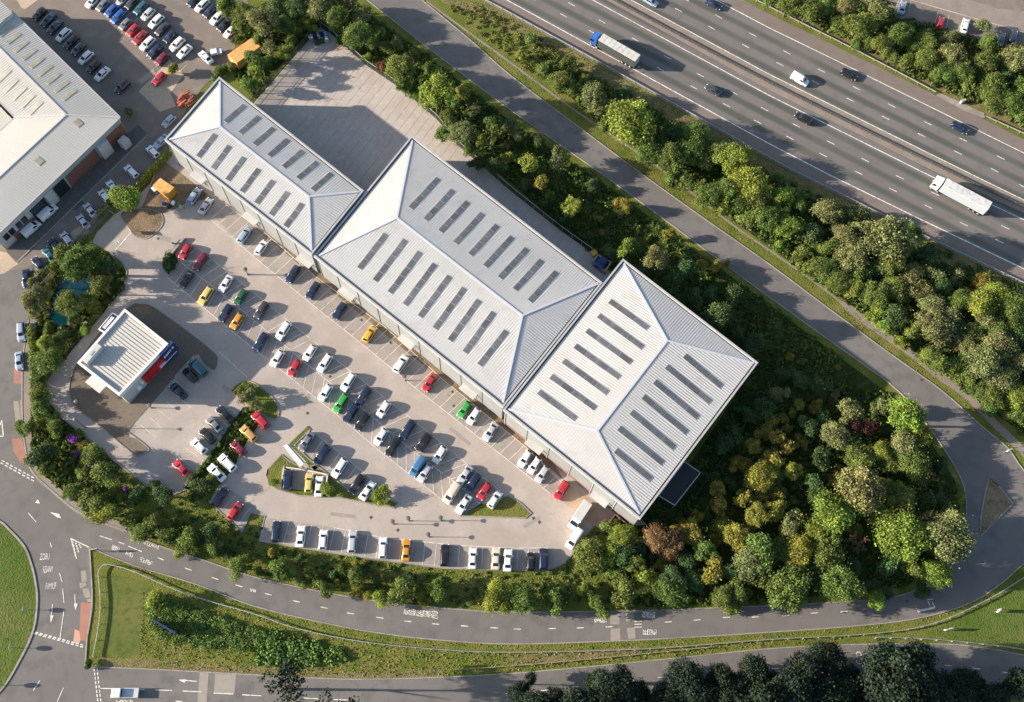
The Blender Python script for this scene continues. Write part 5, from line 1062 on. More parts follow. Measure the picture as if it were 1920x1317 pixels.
board(Zp(3, 3, 1728, 640), Zp(3, 3, 1748, 618), 1.8, .8, WHITE, 'small white sign on the bright grass at the right edge')
board(Zp(3, 2, 1800, 738), Zp(3, 2, 1828, 725), 2.2, 1.3, WHITE, 'small white sign at the footpath where the slip road forks')
board(Zp(0, 1, 955, 385), Zp(0, 1, 978, 410), 2.0, .8, PARA, 'grey sign at the edge of the dirt island')
board(Zp(0, 1, 618, 1100), Zp(0, 1, 645, 1088), 2.4, 1.6, WHITE, 'white sign in the hedge beside the shop')
board(Zp(0, 1, 1278, 490), Zp(0, 1, 1318, 500), 1.5, .3, DKSTEEL, 'grey ticket sign by the small planted bed at the car park entrance')
board(Zp(3, 0, 1450, 755), Zp(3, 0, 1480, 745), 1.2, .1, CLADW, 'white roadside cabinet above the motorway concrete pad', 'roadside_cabinet', .5, 0)
lwv = thing('low_wall', 'short dark low wall beside the first red car of the double row', 'wall')
a_, c_ = P(*Zp(0, 1, 1290, 585)), P(*Zp(0, 1, 1385, 470)); b = MB(); b.bar(a_+Vector((0, 0, .35)), c_+Vector((0, 0, .35)), .5, .6); b.build('wall_panel', WOOD, lwv); b = MB(); b.bar(a_+Vector((0, 0, .69)), c_+Vector((0, 0, .69)), .62, .07); b.build('coping', KERB, lwv)

# ---------------------------------------------------------------- guard rails and fences
def resample(pts, step):
    out = [pts[0]]; acc = 0
    for i in range(len(pts)-1):
        a_, b_ = pts[i], pts[i+1]; l = (b_-a_).length; s = step-acc
        while s <= l: out.append(a_.lerp(b_, s/l)); s += step
        acc = (acc+l) % step
    return out
POSTME = MB(); POSTME.box((0, 0, .38), (.12, .14, .76)); POSTME = POSTME.mesh('post'); POSTME.materials.append(STEEL)
def rail(px, label, z=.62, step=3.2, double=False, m=STEEL, h=.30, smooth=4):
    pts = world_poly(catmull(px, smooth) if smooth > 1 else px); o = thing('guard_rail', label, 'guard rail')
    for off in ((-.22, .22) if double else (0,)):
        b = MB()
        for i in range(len(pts)-1):
            d = (pts[i+1]-pts[i]).normalized(); n_ = Vector((-d.y, d.x, 0))*off; b.bar(pts[i]+n_+Vector((0, 0, z)), pts[i+1]+n_+Vector((0, 0, z)), .11, h)
        b.build('beam', m, o)
    rs = resample(pts, step)
    for i, p_ in enumerate(rs):
        d = (rs[min(i+1, len(rs)-1)]-rs[max(i-1, 0)]); q = link('post', POSTME, None, o); n_ = Vector((-d.y, d.x, 0)).normalized()*(-.13 if not double else 0)
        q.location = (p_.x+n_.x, p_.y+n_.y, .02); q.rotation_euler = (0, 0, math.atan2(d.y, d.x))
rail([(850, -32), (905, 0), (960, 29), (1200, 162), (1440, 297), (1502, 330), (1570, 363), (1723, 440), (1920, 533), (2000, 570)], 'steel guard rail along the lower hard shoulder of the motorway')
rail([(1060, -50), (1145, 0), (1440, 157), (1790, 330), (1920, 391), (2010, 430)], 'double steel barrier down the middle of the motorway', .6, 2.8, True, DKPOST)
rail([(1380, -17), (1440, 15), (1600, 95), (1753, 175)], 'upper motorway guard rail left of the concrete pad'); rail([(1845, 220), (1920, 254), (1990, 290)], 'upper motorway guard rail right of the concrete pad')
rail([(176, 1232), (184, 1190), (190, 1140), (187, 1090), (186, 1075), (192, 1064), (205, 1060), (250, 1072), (330, 1107), (400, 1130), (480, 1153), (560, 1180), (680, 1204), (830, 1219), (960, 1224), (1200, 1218), (1440, 1200), (1620, 1190), (1740, 1172), (1840, 1130), (1920, 1082), (1980, 1040)], 'long pale guard rail curving below the access road to the roundabout', .6, 3.2, False, STEEL, .24)
rail([(1640, 1196), (1700, 1197), (1780, 1202), (1860, 1210), (1920, 1219), (1990, 1232)], 'short guard rail along the top of the lower road at right', .6, 3.2)
rail([(850, 1256), (1000, 1246), (1210, 1226), (1330, 1214)], 'thin pale rail in the grass between the two bottom roads', .5, 4, False, WOOD, .12)
def fence(px, label, h=2.2, bay=3.0, m=DKSTEEL, top=None, name='steel_fence'):
    pts = resample(world_poly(px), bay); o = thing(name, label, 'fence'); fb = MB(); n = 14
    for k in range(n): x = (k+.5)/n*bay-bay/2; fb.box((x, 0, h/2+.05), (.07, .03, h-.15))
    fb.box((0, .04, h*.25), (bay-.1, .05, .07)); fb.box((0, .04, h*.85), (bay-.1, .05, .07)); me = fb.mesh('fence_panel'); me.materials.append(m)
    pm = MB(); pm.box((0, 0, h/2+.05), (.11, .11, h+.1)); pme = pm.mesh('post'); pme.materials.append(top or m)
    tm = MB(); tm.box((0, 0, h), (bay, .1, .09)); tme = tm.mesh('top_rail'); tme.materials.append(top or m)
    for i in range(len(pts)):
        q = link('post', pme, None, o); q.location = (pts[i].x, pts[i].y, 0.02)
        if i < len(pts)-1:
            d = pts[i+1]-pts[i]; c = (pts[i]+pts[i+1])/2; rz = math.atan2(d.y, d.x)
            for nm, me_ in (('fence_panel', me), ('top_rail', tme)): q = link(nm, me_, None, o); q.location = (c.x, c.y, .03); q.rotation_euler = (0, 0, rz); q.scale = (d.length/bay, 1, 1)
fence([(600, 52), (478, 192), (462, 211)], 'dark steel fence on the left side of the service yard')
fence([(602, 52), (617, 61), (688, 124), (751, 166), (821, 226), (856, 271), (921, 327), (960, 361), (1055, 436), (1123, 484)], 'long dark steel fence between the service yard and the tree belt', top=PARA)
fence([(1200, 1035), (1205, 1020), (1212, 990)], 'short pale-topped fence below the right-hand warehouse corner', 1.8, top=STEEL)
fence([(1296, 940), (1330, 895), (1440, 730)], 'dark fence along the wood beside the right-hand warehouse', 1.8)
fence([(80, 540), (92, 525), (110, 508)], 'timber screen fence left of the pond garden', 1.5, 1.6, WOOD, name='timber_fence')
fence([(165, 462), (150, 470), (210, 400)] if False else [(130, 470), (165, 430), (190, 405), (213, 385)], 'timber rail fence between hedge bays and the car park entrance', 1.3, 2.0, WOOD, name='timber_fence')

# ---------------------------------------------------------------- vegetation
def crown_mesh(seed, n_lobes, leaves, flat=.85, leaf=.13, spread=.62, spiky=0.0):
    g = np.random.default_rng(seed); C_, N_, S, T = [], [], [], []
    cents = []
    for k in range(n_lobes):
        d = g.normal(size=3); d /= np.linalg.norm(d); d[2] = abs(d[2])*.9-.25
        r = spread*g.uniform(.45, 1.0)**.6; cents.append(d*r*np.array([1, 1, flat]))
    cents.append(np.array([0, 0, .25*flat]))
    for c in cents:
        R_ = g.uniform(.2, .5); n = int(leaves*(R_/.36)**1.6); an = g.uniform(.75, 1.3, 3); d = g.normal(size=(n, 3)); d /= np.linalg.norm(d, axis=1)[:, None]
        d[:, 2] = np.where(d[:, 2] < -.35, -d[:, 2], d[:, 2])
        rr = R_*g.uniform(.3, 1.0, n)**.5*(1+spiky*g.normal(size=n))*np.where(g.random(n) < .14, g.uniform(1.05, 1.55, n), 1.0); p = c+d*an*rr[:, None]
        C_.append(p); N_.append(d+g.normal(size=(n, 3))*.8); S.append(g.uniform(.7, 1.35, n)*leaf); lob = g.uniform(.1, .9); T.append(np.clip(lob+g.normal(size=n)*.22, 0, 1))
    return quads_mesh('crown', np.vstack(C_), np.vstack(N_), np.concatenate(S), np.concatenate(T))
def trunk_mesh(seed, limbs=5):
    g = random.Random(seed); b = MB(); b.tube((0, 0, -1.02), (.02, .01, -.35), .085, .06, 8); b.tube((.02, .01, -.35), (0, .03, .2), .06, .03, 7)
    for k in range(limbs):
        a_ = 2*math.pi*k/limbs+g.uniform(-.4, .4); z = g.uniform(-.5, 0); b.tube((.01, .01, z), (.5*math.cos(a_), .5*math.sin(a_), z+g.uniform(.25, .55)), .035, .012, 5)
    me = b.mesh('trunk'); me.materials.append(BARK); return me
CROWNS = {'round': [crown_mesh(s, 13, 330, 1.0, .082, .80, .15) for s in (11, 12, 13, 14, 15, 16, 17)], 'loose': [crown_mesh(s, 12, 290, 1.0, .082, .86, .2) for s in (21, 22, 23, 24, 25, 26)],
          'dense': [crown_mesh(s, 18, 260, .95, .085, .70, .12) for s in (31, 32, 33)], 'big': [crown_mesh(s, 24, 460, .95, .058, .78, .14) for s in (51, 52, 53, 54, 55)], 'sparse': [crown_mesh(61, 13, 75, 1.0, .09, .85, .15)], 'tall': [crown_mesh(s, 13, 170, 1.35, .13, .62, .05) for s in (41, 42, 43)]}
for v in CROWNS.values():
    for me in v: me.materials.append(LEAF['M'])
TRUNKS = [trunk_mesh(s) for s in range(4)]
BARE = MB(); gr = random.Random(3)
def branch(p, d, l, r, dep):
    q = p+d*l; BARE.tube(p, q, r, r*.6, 5, False)
    if dep:
        for _ in range(4): branch(q if gr.random() < .6 else p+d*l*.7, (d+Vector((gr.gauss(0, .6), gr.gauss(0, .6), gr.gauss(0, .35)))).normalized(), l*.68, r*.55, dep-1)
branch(Vector((0, 0, -1)), Vector((0, 0, 1)), .62, .07, 4); BAREME = BARE.mesh('branches'); BAREME.materials.append(TWIG)

T = {}
T[0, 0] = '1700,60,110,M 1840,130,100,M 1790,215,80,M 1890,440,85,M 1860,640,70,M 1640,540,45,M 1730,500,45,O 1300,520,60,Y 960,850,40,O 1780,300,50,M 1900,560,70,L'
T[0, 1] = '945,165,120,L 600,640,150,M 470,590,75,M 710,610,100,M 600,760,95,M 780,830,90,M 520,960,110,M 680,930,65,M 280,790,75,O 265,930,105,O 330,860,70,O 370,1140,60,M 340,1250,80,L 1275,665,62,D 800,700,80,D 700,1000,50,L 560,1080,45,M 640,1150,45,L 430,1250,60,D 470,1190,50,D 420,680,60,M 970,250,50,L'
T[0, 2] = '370,60,95,M 420,20,60,L 300,200,60,M 300,320,70,M 320,430,80,M 410,500,70,M 185,570,88,M 440,570,80,M 285,790,95,D 360,760,70,D 555,650,45,P 595,620,45,M 630,710,50,Y 700,770,95,M 690,850,48,P 575,760,30,P 810,890,90,M 905,960,38,O 945,1025,30,P 1020,1065,60,D 1160,1000,50,M 1230,1070,80,D 520,1050,85,M 690,1130,110,M 800,1210,95,L 1000,1270,60,M 1130,1290,80,M 1290,1290,60,M 1500,1000,70,D 1590,960,50,M 1490,890,28,L 1640,700,18,L 1575,780,20,O 1770,530,16,Y 1800,290,60,O 1860,330,75,O 1830,260,50,L 1910,400,45,O 350,880,60,M 620,900,60,M 1430,950,40,D'
T[0, 3] = '1080,70,85,M 1250,70,95,M 1410,100,90,M 1350,170,62,L 1560,40,80,D 1600,150,70,M 1810,310,72,M 1860,240,50,M 1700,190,60,D 1500,90,60,D 1170,560,70,L 660,1030,26,D 1000,20,60,M'
T[1, 0] = '60,160,120,O 210,190,90,M 330,200,70,M 200,400,72,L 100,370,80,O 40,480,70,M 150,90,80,D 470,70,100,O 600,130,90,M 780,130,80,O 760,270,105,M 600,200,60,M 860,330,70,M 1080,520,105,M 920,250,60,M 945,500,52,B 1060,340,60,O 835,430,50,L 1350,720,135,L 1565,690,72,Y 1770,930,85,M 1540,1000,80,O 1690,1060,60,L 1430,880,60,M 1400,1010,60,M 1900,950,60,O 1880,1080,50,B 1880,1190,52,L 1600,1130,60,M 1650,1230,60,D 1800,1250,80,D 1290,520,60,M 1110,640,70,M 1190,690,60,M 650,300,50,M 560,20,80,M 300,60,90,D 400,180,60,L 680,30,70,O 1180,430,60,M 970,350,60,M 1480,780,60,M 1630,850,50,O 30,300,70,M 270,300,60,M'
T[2, 0] = '60,420,52,L 350,620,110,M 250,520,80,M 420,480,70,M 610,730,130,O 540,600,60,M 660,800,90,O 900,910,170,L 1020,1150,105,M 1180,1190,110,M 1380,1010,120,M 1540,1150,110,M 1330,1130,90,M 1660,1190,130,L 1800,1310,80,L 1420,1210,80,M 340,1180,80,O 100,1240,88,L 690,940,50,M 140,300,60,M 1200,1000,100,D 820,720,70,D 470,700,70,M 200,1060,60,D 30,1000,70,O 1120,1080,80,D'
T[3, 0] = '150,40,110,M 290,90,90,M 440,60,90,M 580,50,90,O 520,180,70,M 690,200,110,M 800,60,110,O 850,130,80,M 560,230,60,M 850,330,90,M 990,270,120,M 1050,200,50,M 760,340,60,M 920,420,70,M 1050,470,72,M 1180,320,100,M 1180,450,100,M 1340,315,70,O 1400,270,55,O 1370,420,110,O 1340,540,90,M 1450,540,100,M 1600,205,60,O 1650,330,85,M 1620,470,100,M 1500,640,80,M 1690,640,110,M 1700,750,100,M 1850,450,110,O 1895,380,55,O 1830,770,90,M 1890,660,80,M 1200,255,40,M 1890,870,70,M 1600,560,70,M 1250,560,60,M 1100,370,80,M 40,-10,90,M 660,330,55,M 1780,560,80,D'
T[2, 1] = '215,55,65,Y 290,150,45,L 440,240,75,L 640,330,36,Y 675,430,32,Y 865,540,80,L 720,570,52,D 790,215,48,Y 860,230,60,Y 1180,440,62,Y 1085,620,90,O 1430,660,50,Y 1530,680,50,Y 1610,655,26,Y 1200,800,72,D 1370,920,72,D 1540,1050,110,D 1690,1180,62,D 1800,1260,72,D 1000,690,60,D 270,210,60,D 1480,150,110,M 1600,120,100,M 1760,60,120,L 1700,200,110,M 1830,160,110,M 1550,240,80,L 1880,310,110,M 1780,350,80,M 1300,60,80,M 1400,90,80,M 1200,20,70,M 560,440,60,D 400,340,60,D 1300,680,80,D 1250,940,60,D 1650,900,70,D 100,60,60,D 1480,880,70,D 600,80,60,D'
T[3, 1] = '60,40,62,M 110,160,110,L 230,190,80,M 50,300,90,M 130,370,110,L 450,280,95,O 640,300,72,O 690,390,72,O 560,440,80,O 460,540,80,M 240,580,80,M 350,560,60,M 620,600,110,O 920,470,165,O 1080,430,90,M 910,650,100,M 960,560,100,O 350,680,80,M 450,700,90,M 540,800,90,M 650,870,90,L 680,740,70,M 790,900,110,M 1090,720,90,O 1230,730,70,O 1060,830,90,O 1150,870,80,O 950,860,80,M 900,880,60,L 1220,960,80,O 1010,920,70,M 800,1040,70,L 950,1060,100,D 1100,1150,80,M 1240,1130,130,O 1340,1060,90,O 1360,970,50,Y 1450,930,110,M 1600,960,110,L 1700,900,110,L 1590,880,60,M 1820,960,100,M 1620,1080,90,O 1740,1020,90,M 1540,1190,90,M 1730,1270,100,O 1850,1100,90,M 1460,1270,80,O 1300,1250,80,O 1860,1230,80,D 1600,790,60,Y 1200,600,72,D 1400,760,60,O 1310,820,80,D 780,700,70,D 330,420,80,D 550,300,70,D 720,560,70,M 1700,1160,80,M 1400,1130,80,D 260,690,60,M 100,540,60,L 860,1130,60,L 1000,1250,60,L'
T[3, 2] = '90,310,72,O 160,40,42,Y 525,120,18,Y 250,220,62,D 360,410,65,Y 235,400,55,Y 180,460,45,Y 115,500,45,Y 260,510,50,Y 30,530,62,Y 140,580,45,Y 500,330,45,O 620,420,70,O 590,520,70,O 840,420,75,O 510,620,90,O 1025,490,138,L 700,580,80,R 1160,630,72,Y 240,670,60,Y 150,720,72,Y 40,800,90,Y 190,890,75,Y 680,790,100,M 850,750,90,L 1010,700,90,O 1090,840,110,M 900,850,80,M 700,1020,170,O 870,1010,72,L 980,1100,110,M 480,1200,120,L 840,1240,80,L 550,910,58,Y 510,940,50,Y 1430,1100,52,L 1320,1250,90,O 1180,940,60,B 1200,1250,70,O 50,960,60,M 60,1060,60,Y 50,1180,72,Y 180,1290,80,O 190,1110,28,M 1330,1120,80,D 1250,60,110,M 1380,130,80,M 1200,40,60,L 1600,80,110,O 1750,200,110,O 1500,200,72,M 1580,290,72,M 1680,330,90,M 1880,340,90,L 1850,80,90,O 1440,90,80,M 1780,330,70,M 1900,480,70,M 400,800,70,D 330,980,80,D 300,560,70,D 420,520,60,D 640,650,70,D 100,180,70,D 400,260,70,D 1300,850,60,D 760,920,70,D 1180,1120,70,D 350,1080,60,D 60,650,70,Y 1650,430,70,M 1780,460,70,M'
T[2, 2] = '1790,480,62,D 1800,710,72,Y 1900,620,56,Y 1700,840,72,Y 1870,940,90,Y 1540,1030,75,Y 1540,1140,70,Y 1740,1100,80,Y 1850,1090,70,Y 1380,1240,60,Y 1590,1270,52,Y 1500,920,60,D 1580,690,72,D 1660,620,70,D 1830,1230,90,Y 1890,800,50,Y 760,1300,50,M 1640,980,60,D 1450,1180,60,D 1890,420,80,D'
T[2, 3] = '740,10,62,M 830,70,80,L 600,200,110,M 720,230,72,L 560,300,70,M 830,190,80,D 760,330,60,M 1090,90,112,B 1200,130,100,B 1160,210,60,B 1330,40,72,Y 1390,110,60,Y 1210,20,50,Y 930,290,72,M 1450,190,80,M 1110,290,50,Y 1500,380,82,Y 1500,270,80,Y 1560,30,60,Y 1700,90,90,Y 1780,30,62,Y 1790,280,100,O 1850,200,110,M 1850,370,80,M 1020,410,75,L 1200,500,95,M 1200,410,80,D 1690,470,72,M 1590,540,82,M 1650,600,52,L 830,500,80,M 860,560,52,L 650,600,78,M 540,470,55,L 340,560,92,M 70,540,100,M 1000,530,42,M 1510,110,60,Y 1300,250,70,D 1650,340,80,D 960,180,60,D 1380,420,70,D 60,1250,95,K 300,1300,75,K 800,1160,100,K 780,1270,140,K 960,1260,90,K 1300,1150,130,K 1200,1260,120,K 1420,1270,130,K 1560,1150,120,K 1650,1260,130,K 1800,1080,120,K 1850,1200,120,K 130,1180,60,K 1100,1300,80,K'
T[1, 3] = '195,340,85,M 120,200,42,Y 20,330,45,M 510,470,72,M 440,360,60,M 610,415,32,Y 740,280,42,Y 750,380,80,M 760,470,60,Y 840,510,50,Y 950,540,76,L 1080,480,90,M 1010,420,32,Y 1255,560,46,Y 1350,510,90,M 1230,480,60,M 1480,540,32,M 1830,530,112,L 1370,440,70,M 350,410,60,M 640,330,50,M 900,400,50,D 1600,560,50,M 330,250,50,D 1150,380,50,D 570,370,50,D'
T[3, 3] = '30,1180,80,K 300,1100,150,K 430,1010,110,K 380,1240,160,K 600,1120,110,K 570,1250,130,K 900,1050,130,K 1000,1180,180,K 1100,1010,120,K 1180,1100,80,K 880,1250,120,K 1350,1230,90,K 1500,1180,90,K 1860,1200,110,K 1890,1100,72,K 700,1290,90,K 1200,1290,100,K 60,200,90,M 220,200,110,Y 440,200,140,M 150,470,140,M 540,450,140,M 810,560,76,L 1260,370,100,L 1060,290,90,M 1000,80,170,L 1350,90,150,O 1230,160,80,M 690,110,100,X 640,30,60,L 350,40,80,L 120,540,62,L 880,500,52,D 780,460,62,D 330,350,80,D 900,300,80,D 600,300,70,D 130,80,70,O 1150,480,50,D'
SU_x, SU_y = zip(*SLIP_OUT[:-1]); SL_x, SL_y = zip(*SLIP_IN[:12])
KW = {'L': 'lime-green', 'M': 'mid-green', 'D': 'deep green', 'O': 'olive-grey', 'Y': 'yellow-green', 'B': 'russet', 'K': 'blackish green', 'P': 'purple-flowering', 'R': 'dark copper', 'X': 'bare brown'}
def zone(x, y):
    if x > 1380 and y < (x-1400)*.5+15: return 'the belt above the motorway'
    if x > 780 and y < np.interp(x, SU_x, SU_y): return 'the strip between slip road and motorway'
    if y > 1205: return 'the roadside along the bottom edge'
    if x < 330 and 400 < y < 650 or (x < 110 and y < 650 and y > 400): return 'the garden round the pond'
    if x < 250 and y > 600 and y < 1000: return 'the belt left of the shop'
    if x > 425 and x < 535 and 690 < y < 800: return 'the car park islands'
    if x < 1130 and y > 840: return 'the verge below the car park'
    if x < 475 and y < 400: return 'the clump at the top left'
    if x < 1140 and y < 620 or (x < 1360 and y < 640): return 'the bank beside the service yard'
    if x > 1130: return 'the wood right of the warehouses'
    return 'the car park islands'
trees = []
for (rx, ry), s in T.items():
    for t in s.split():
        x, y, r, k = t.split(','); px, py = Zp(rx, ry, float(x), float(y)); trees.append((px, py, float(r)/3.9917, k, zone(px, py)))
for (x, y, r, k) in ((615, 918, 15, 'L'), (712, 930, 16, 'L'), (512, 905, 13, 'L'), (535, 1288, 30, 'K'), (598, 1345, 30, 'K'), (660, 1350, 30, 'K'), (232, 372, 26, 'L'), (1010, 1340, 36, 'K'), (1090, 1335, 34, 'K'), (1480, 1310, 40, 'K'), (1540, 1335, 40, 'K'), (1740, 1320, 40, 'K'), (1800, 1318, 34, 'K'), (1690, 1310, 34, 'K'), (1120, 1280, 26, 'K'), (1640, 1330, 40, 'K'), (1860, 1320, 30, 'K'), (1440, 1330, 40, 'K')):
    trees.append((x, y, r, k, zone(x, y) if y > 1200 or x < 300 else 'the car park islands'))
trees.sort(key=lambda t: t[0]); cnt = {}
for px, py, r, k, zn in trees:
    rm0 = r*(HCAM*.93/F)*1.10*random.uniform(.9, 1.14); low = zn in ('the belt left of the shop', 'the car park islands', 'the verge below the car park')
    small = rm0 < 2.0 or k == 'P'; hgt = rm0*(1.8 if small else 2.15 if low else 2.4)
    if zn == 'the bank beside the service yard' and k != 'P': hgt *= 1.25
    if zn == 'the strip between slip road and motorway': hgt *= .95
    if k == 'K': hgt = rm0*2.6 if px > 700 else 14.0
    if low: rm0 *= .86; hgt *= .82
    if zn == 'the garden round the pond': rm0 *= .88
    hc = hgt-rm0*.95; c = P(px, py, hc); n = cnt[(k, zn, small)] = cnt.get((k, zn, small), 0)+1
    word = 'small tree or shrub' if small else 'tree'  # small trees are tagged together with the shrubs, split by crown radius
    root = thing('%s_%s' % ('broadleaf' if k != 'X' else 'bare', word), '%s %s, %s such from left in %s' % (KW[k], word, ordw(n), zn), word, (c.x, c.y, 0.0), random.uniform(0, 6.28), 'trees and shrubs in '+zn)
    sc = rm0/.92
    if k == 'X':
        o = link('branches', BAREME, None, root); o.location = (0, 0, rm0*1.3); o.scale = (rm0*1.2,)*3; continue
    fam = 'dense' if k in 'D' or (k == 'L' and rm0 > 2.8) else 'loose' if k in 'OBRK' else 'tall' if (k == 'Y' and random.random() < .5) else 'round'
    if rm0 > 2.55: fam = 'big'
    if k == 'K' and px < 700: fam = 'sparse'
    cr_ = link('crown', random.choice(CROWNS[fam]), LEAF[k], root); cr_.location = (0, 0, hc); cr_.scale = (sc*random.uniform(.78, 1.25), sc*random.uniform(.78, 1.25), sc*random.uniform(.85, 1.1)); cr_.rotation_euler = (random.uniform(-.12, .12), random.uniform(-.12, .12), random.uniform(0, 6.28))
    tk = link('trunk', random.choice(TRUNKS), None, root); hz = hc; tk.location = (0, 0, hz); tk.scale = (sc*.9, sc*.9, hz/1.0)

def clumps(name, pix, n, rmin, rmax, m, leaf=.42, per=22, flat=.6, exclude=(), parent=None, z0=0.0):
    poly = [(p.x, p.y) for p in world_poly(pix)]; xs_ = [p[0] for p in poly]; ys_ = [p[1] for p in poly]
    x = RNG.uniform(min(xs_), max(xs_), n*6); y = RNG.uniform(min(ys_), max(ys_), n*6); ok = inpoly(x, y, poly)
    for e in exclude: ok &= ~inpoly(x, y, e)
    x, y = x[ok][:n], y[ok][:n]; k = len(x); R_ = RNG.uniform(rmin, rmax, k)
    d = RNG.normal(size=(k, per, 3)); d /= np.linalg.norm(d, axis=2)[:, :, None]; d[:, :, 2] = np.abs(d[:, :, 2])
    c = np.stack([x, y, np.full(k, z0)], 1)[:, None, :]+d*R_[:, None, None]*np.array([1, 1, flat])*RNG.uniform(.6, 1, (k, per, 1)); c[:, :, 2] += .08
    t = np.clip(RNG.uniform(.15, .85, (k, 1))+RNG.normal(size=(k, per))*.18, 0, 1)
    me = quads_mesh(name, c.reshape(-1, 3), (d+RNG.normal(size=d.shape)*.45).reshape(-1, 3), RNG.uniform(.6, 1.3, k*per)*leaf, t.reshape(-1))
    return stuff(link(name, me, m, parent))
roadw = [(p.x, p.y) for p in world_poly(so_+sl+si[::-1])]; bld = [[(p.x, p.y) for p in world_poly(q)] for q in ([(430, 200), (330, 310), (600, 530), (710, 400)], [(785, 295), (600, 530), (950, 810), (1150, 575)], [(1175, 525), (950, 815), (1195, 1010), (1410, 722)], YARD, [(1275, 880), (1235, 945), (1268, 965), (1320, 900)])]
clumps('undergrowth', WOODS['belt'], 2600, .5, 1.3, SCRUB, exclude=[roadw]+bld); clumps('undergrowth', WOODS['strip'], 1900, .5, 1.3, SCRUB, exclude=[roadw]); clumps('undergrowth', WOODS['upper'], 1200, .5, 1.2, SCRUB)
cpw = [(p.x, p.y) for p in world_poly(CP)]
clumps('undergrowth', WOODS['lower'], 420, .25, .7, SCRUB, .3, exclude=[cpw, roadw]); clumps('undergrowth', WOODS['west'], 800, .3, .8, SCRUB, .3, exclude=[cpw, [(p.x, p.y) for p in world_poly(pw)]])
clumps('undergrowth', [(416, 905), (445, 864), (470, 820), (497, 784), (455, 764), (404, 838), (345, 915), (360, 925)], 160, .2, .5, SCRUB, .25, z0=.15)
# rough bank in the grass triangle
BK = [(278, 1125), (300, 1115), (325, 1128), (400, 1155), (470, 1178), (510, 1192), (518, 1210), (480, 1218), (420, 1214), (350, 1208), (310, 1200), (288, 1180), (276, 1145)]
clumps('bank_scrub', BK, 620, .5, 1.3, BANKL, .2, 46, .75)
clumps('bank_scrub', [(480, 1180), (560, 1195), (640, 1215), (660, 1235), (560, 1250), (480, 1245)], 170, .4, 1.3, BANKL, .35, 26, .8)
def tufts(name, pix, n, s0=.2, s1=.45, m=TUFT, exclude=()):
    poly = [(p.x, p.y) for p in world_poly(pix)]; xs_ = [p[0] for p in poly]; ys_ = [p[1] for p in poly]
    x = RNG.uniform(min(xs_), max(xs_), n*8); y = RNG.uniform(min(ys_), max(ys_), n*8); ok = inpoly(x, y, poly)
    for e in exclude: ok &= ~inpoly(x, y, e)
    x, y = x[ok][:n], y[ok][:n]; k = len(x); sz = RNG.uniform(s0, s1, k); sz *= .75; c = np.stack([x, y, sz*.2+.02], 1); nr = RNG.normal(size=(k, 3))*np.array([1, 1, .5])+np.array([-.3, 0, 1.6])
    return stuff(link(name, quads_mesh(name, c, nr, sz, RNG.uniform(0, 1, k)), m))
tufts('rough_grass', [(262, 1110), (330, 1110), (480, 1155), (680, 1206), (830, 1220), (960, 1226), (1200, 1220), (1440, 1202), (1620, 1193), (1440, 1214), (1200, 1236), (960, 1260), (830, 1266), (690, 1270), (480, 1262), (300, 1250), (262, 1235)], 3000)
tufts('rough_grass', [(180, 1035), (250, 1062), (371, 1100), (480, 1141), (630, 1177), (831, 1205), (960, 1211), (1160, 1206), (1440, 1190), (1690, 1169), (1831, 1130), (1920, 1062), (1920, 1078), (1840, 1126), (1740, 1168), (1440, 1197), (1200, 1215), (960, 1221), (680, 1201), (480, 1150), (250, 1068)], 2200, .15, .35)
tufts('rough_grass', [(795, 2), (960, 147), (1208, 333), (1440, 497), (1664, 664), (1766, 737), (1889, 845), (1920, 850), (1803, 737), (1703, 662), (1515, 520), (1371, 422), (1256, 332), (1108, 230), (960, 122), (816, 17)], 3500, .15, .35)
tufts('rough_grass', WOODS['lower'], 7000, .15, .4, exclude=[cpw, roadw])
tufts('rough_grass', [(824, 0), (905, 6), (1100, 113), (1440, 302), (1700, 437), (1920, 538), (1920, 560), (1700, 462), (1440, 330), (1100, 150), (900, 40)], 4000, .2, .5)
tufts('rough_grass', [(0, 985), (45, 1028), (64, 1087), (67, 1127), (60, 1182), (35, 1237), (0, 1290), (-40, 1290), (-40, 985)], 500, .1, .2, BANKL)
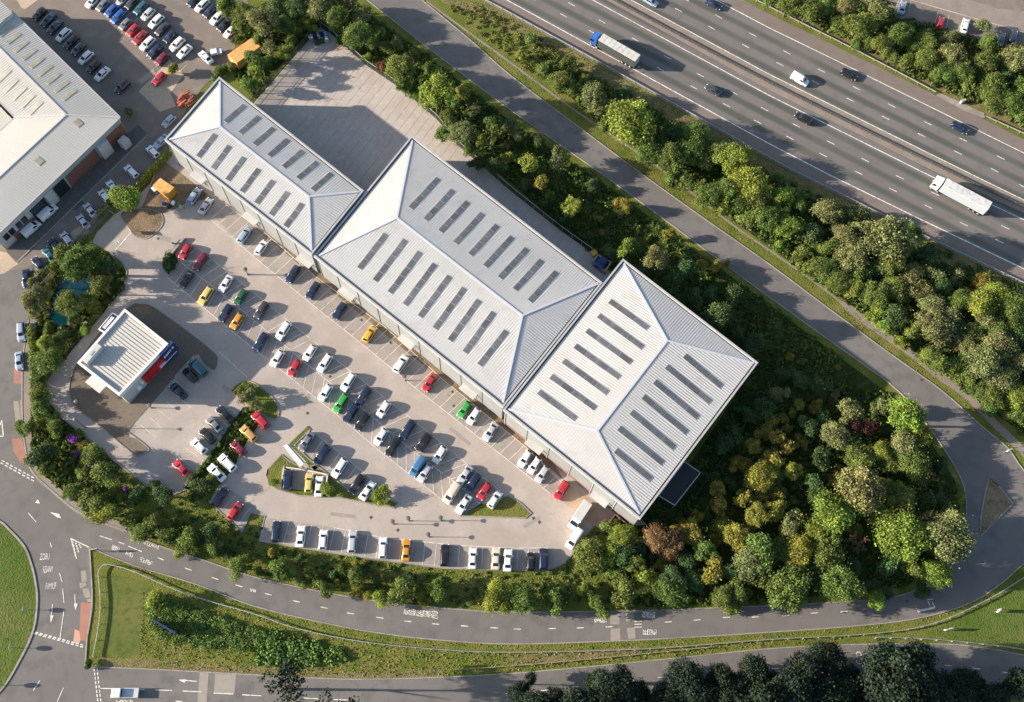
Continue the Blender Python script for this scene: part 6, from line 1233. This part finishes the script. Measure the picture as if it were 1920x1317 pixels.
# the spear of scrub beside the slip road at the top and the hedges
clumps('bank_scrub', [(830, 10), (905, 15), (1060, 100), (1140, 170), (1100, 200), (1000, 140), (900, 65)], 260, .4, 1.0, TUFT, .3, 24, .5)
def hedge(px, w, h, label, m=LEAF['L'], n=160, name='hedge'):
    pts = resample(world_poly(catmull(px, 4)), .45); c, nr, t = [], [], []
    for p_ in pts:
        k = int(n*.45); d = RNG.normal(size=(k, 3)); d /= np.linalg.norm(d, axis=1)[:, None]; d[:, 2] = np.abs(d[:, 2]); ww = w*RNG.uniform(.8, 1.15)
        c.append(np.array([p_.x, p_.y, .1])+d*np.array([ww/2, ww/2, h])*RNG.uniform(.7, 1, (k, 1))); nr.append(d+RNG.normal(size=(k, 3))*.5); t.append(np.clip(RNG.uniform(.2, .8)+RNG.normal(size=k)*.2, 0, 1))
    c = np.vstack(c); root = thing(name, label, 'hedge'); me = quads_mesh('foliage', c, np.vstack(nr), RNG.uniform(.15, .34, len(c)), np.concatenate(t)); link('foliage', me, m, root)
    b = MB(); st = resample(pts, 1.5)
    for p_ in st: b.tube((p_.x, p_.y, 0), (p_.x+.1, p_.y, h*.7), .05, .02, 5)
    b.build('stems', BARK, root)
hedge([(318, 288), (300, 310), (282, 328), (262, 350), (248, 362)], 2.2, 1.9, 'clipped green hedge behind the bays above the round lime tree')
hedge([(212, 378), (196, 395), (185, 406)], 1.8, 1.6, 'short green hedge below the round lime tree')
hedge([(160, 445), (145, 465), (128, 482)], 1.2, 1.2, 'thin low hedge along the timber rail fence', LEAF['O'])
hedge([(125, 655), (112, 668), (98, 690), (86, 712)], 2.0, 1.8, 'green hedge along the drive left of the shop', LEAF['M'])
hedge([(60, 620), (66, 680), (68, 740), (74, 780), (90, 800), (115, 815)], 2.6, 2.0, 'long green hedge between left road pavement and the shop drive', LEAF['M'])
hedge([(425, 127), (412, 142), (402, 152)], 2.0, 1.6, 'small hedge beside the top corner of the smallest warehouse', LEAF['M'])
hedge([(242, 602), (222, 620), (190, 640), (165, 660)] if False else [(186, 590), (165, 612), (148, 632)], 1.6, 1.4, 'low hedge between pond garden and shop drive', LEAF['M'])
hedge([(318, 478), (312, 495), (316, 508)], 2.2, 1.0, 'dark low hedge in the small bed beside the first red car', LEAF['D'])
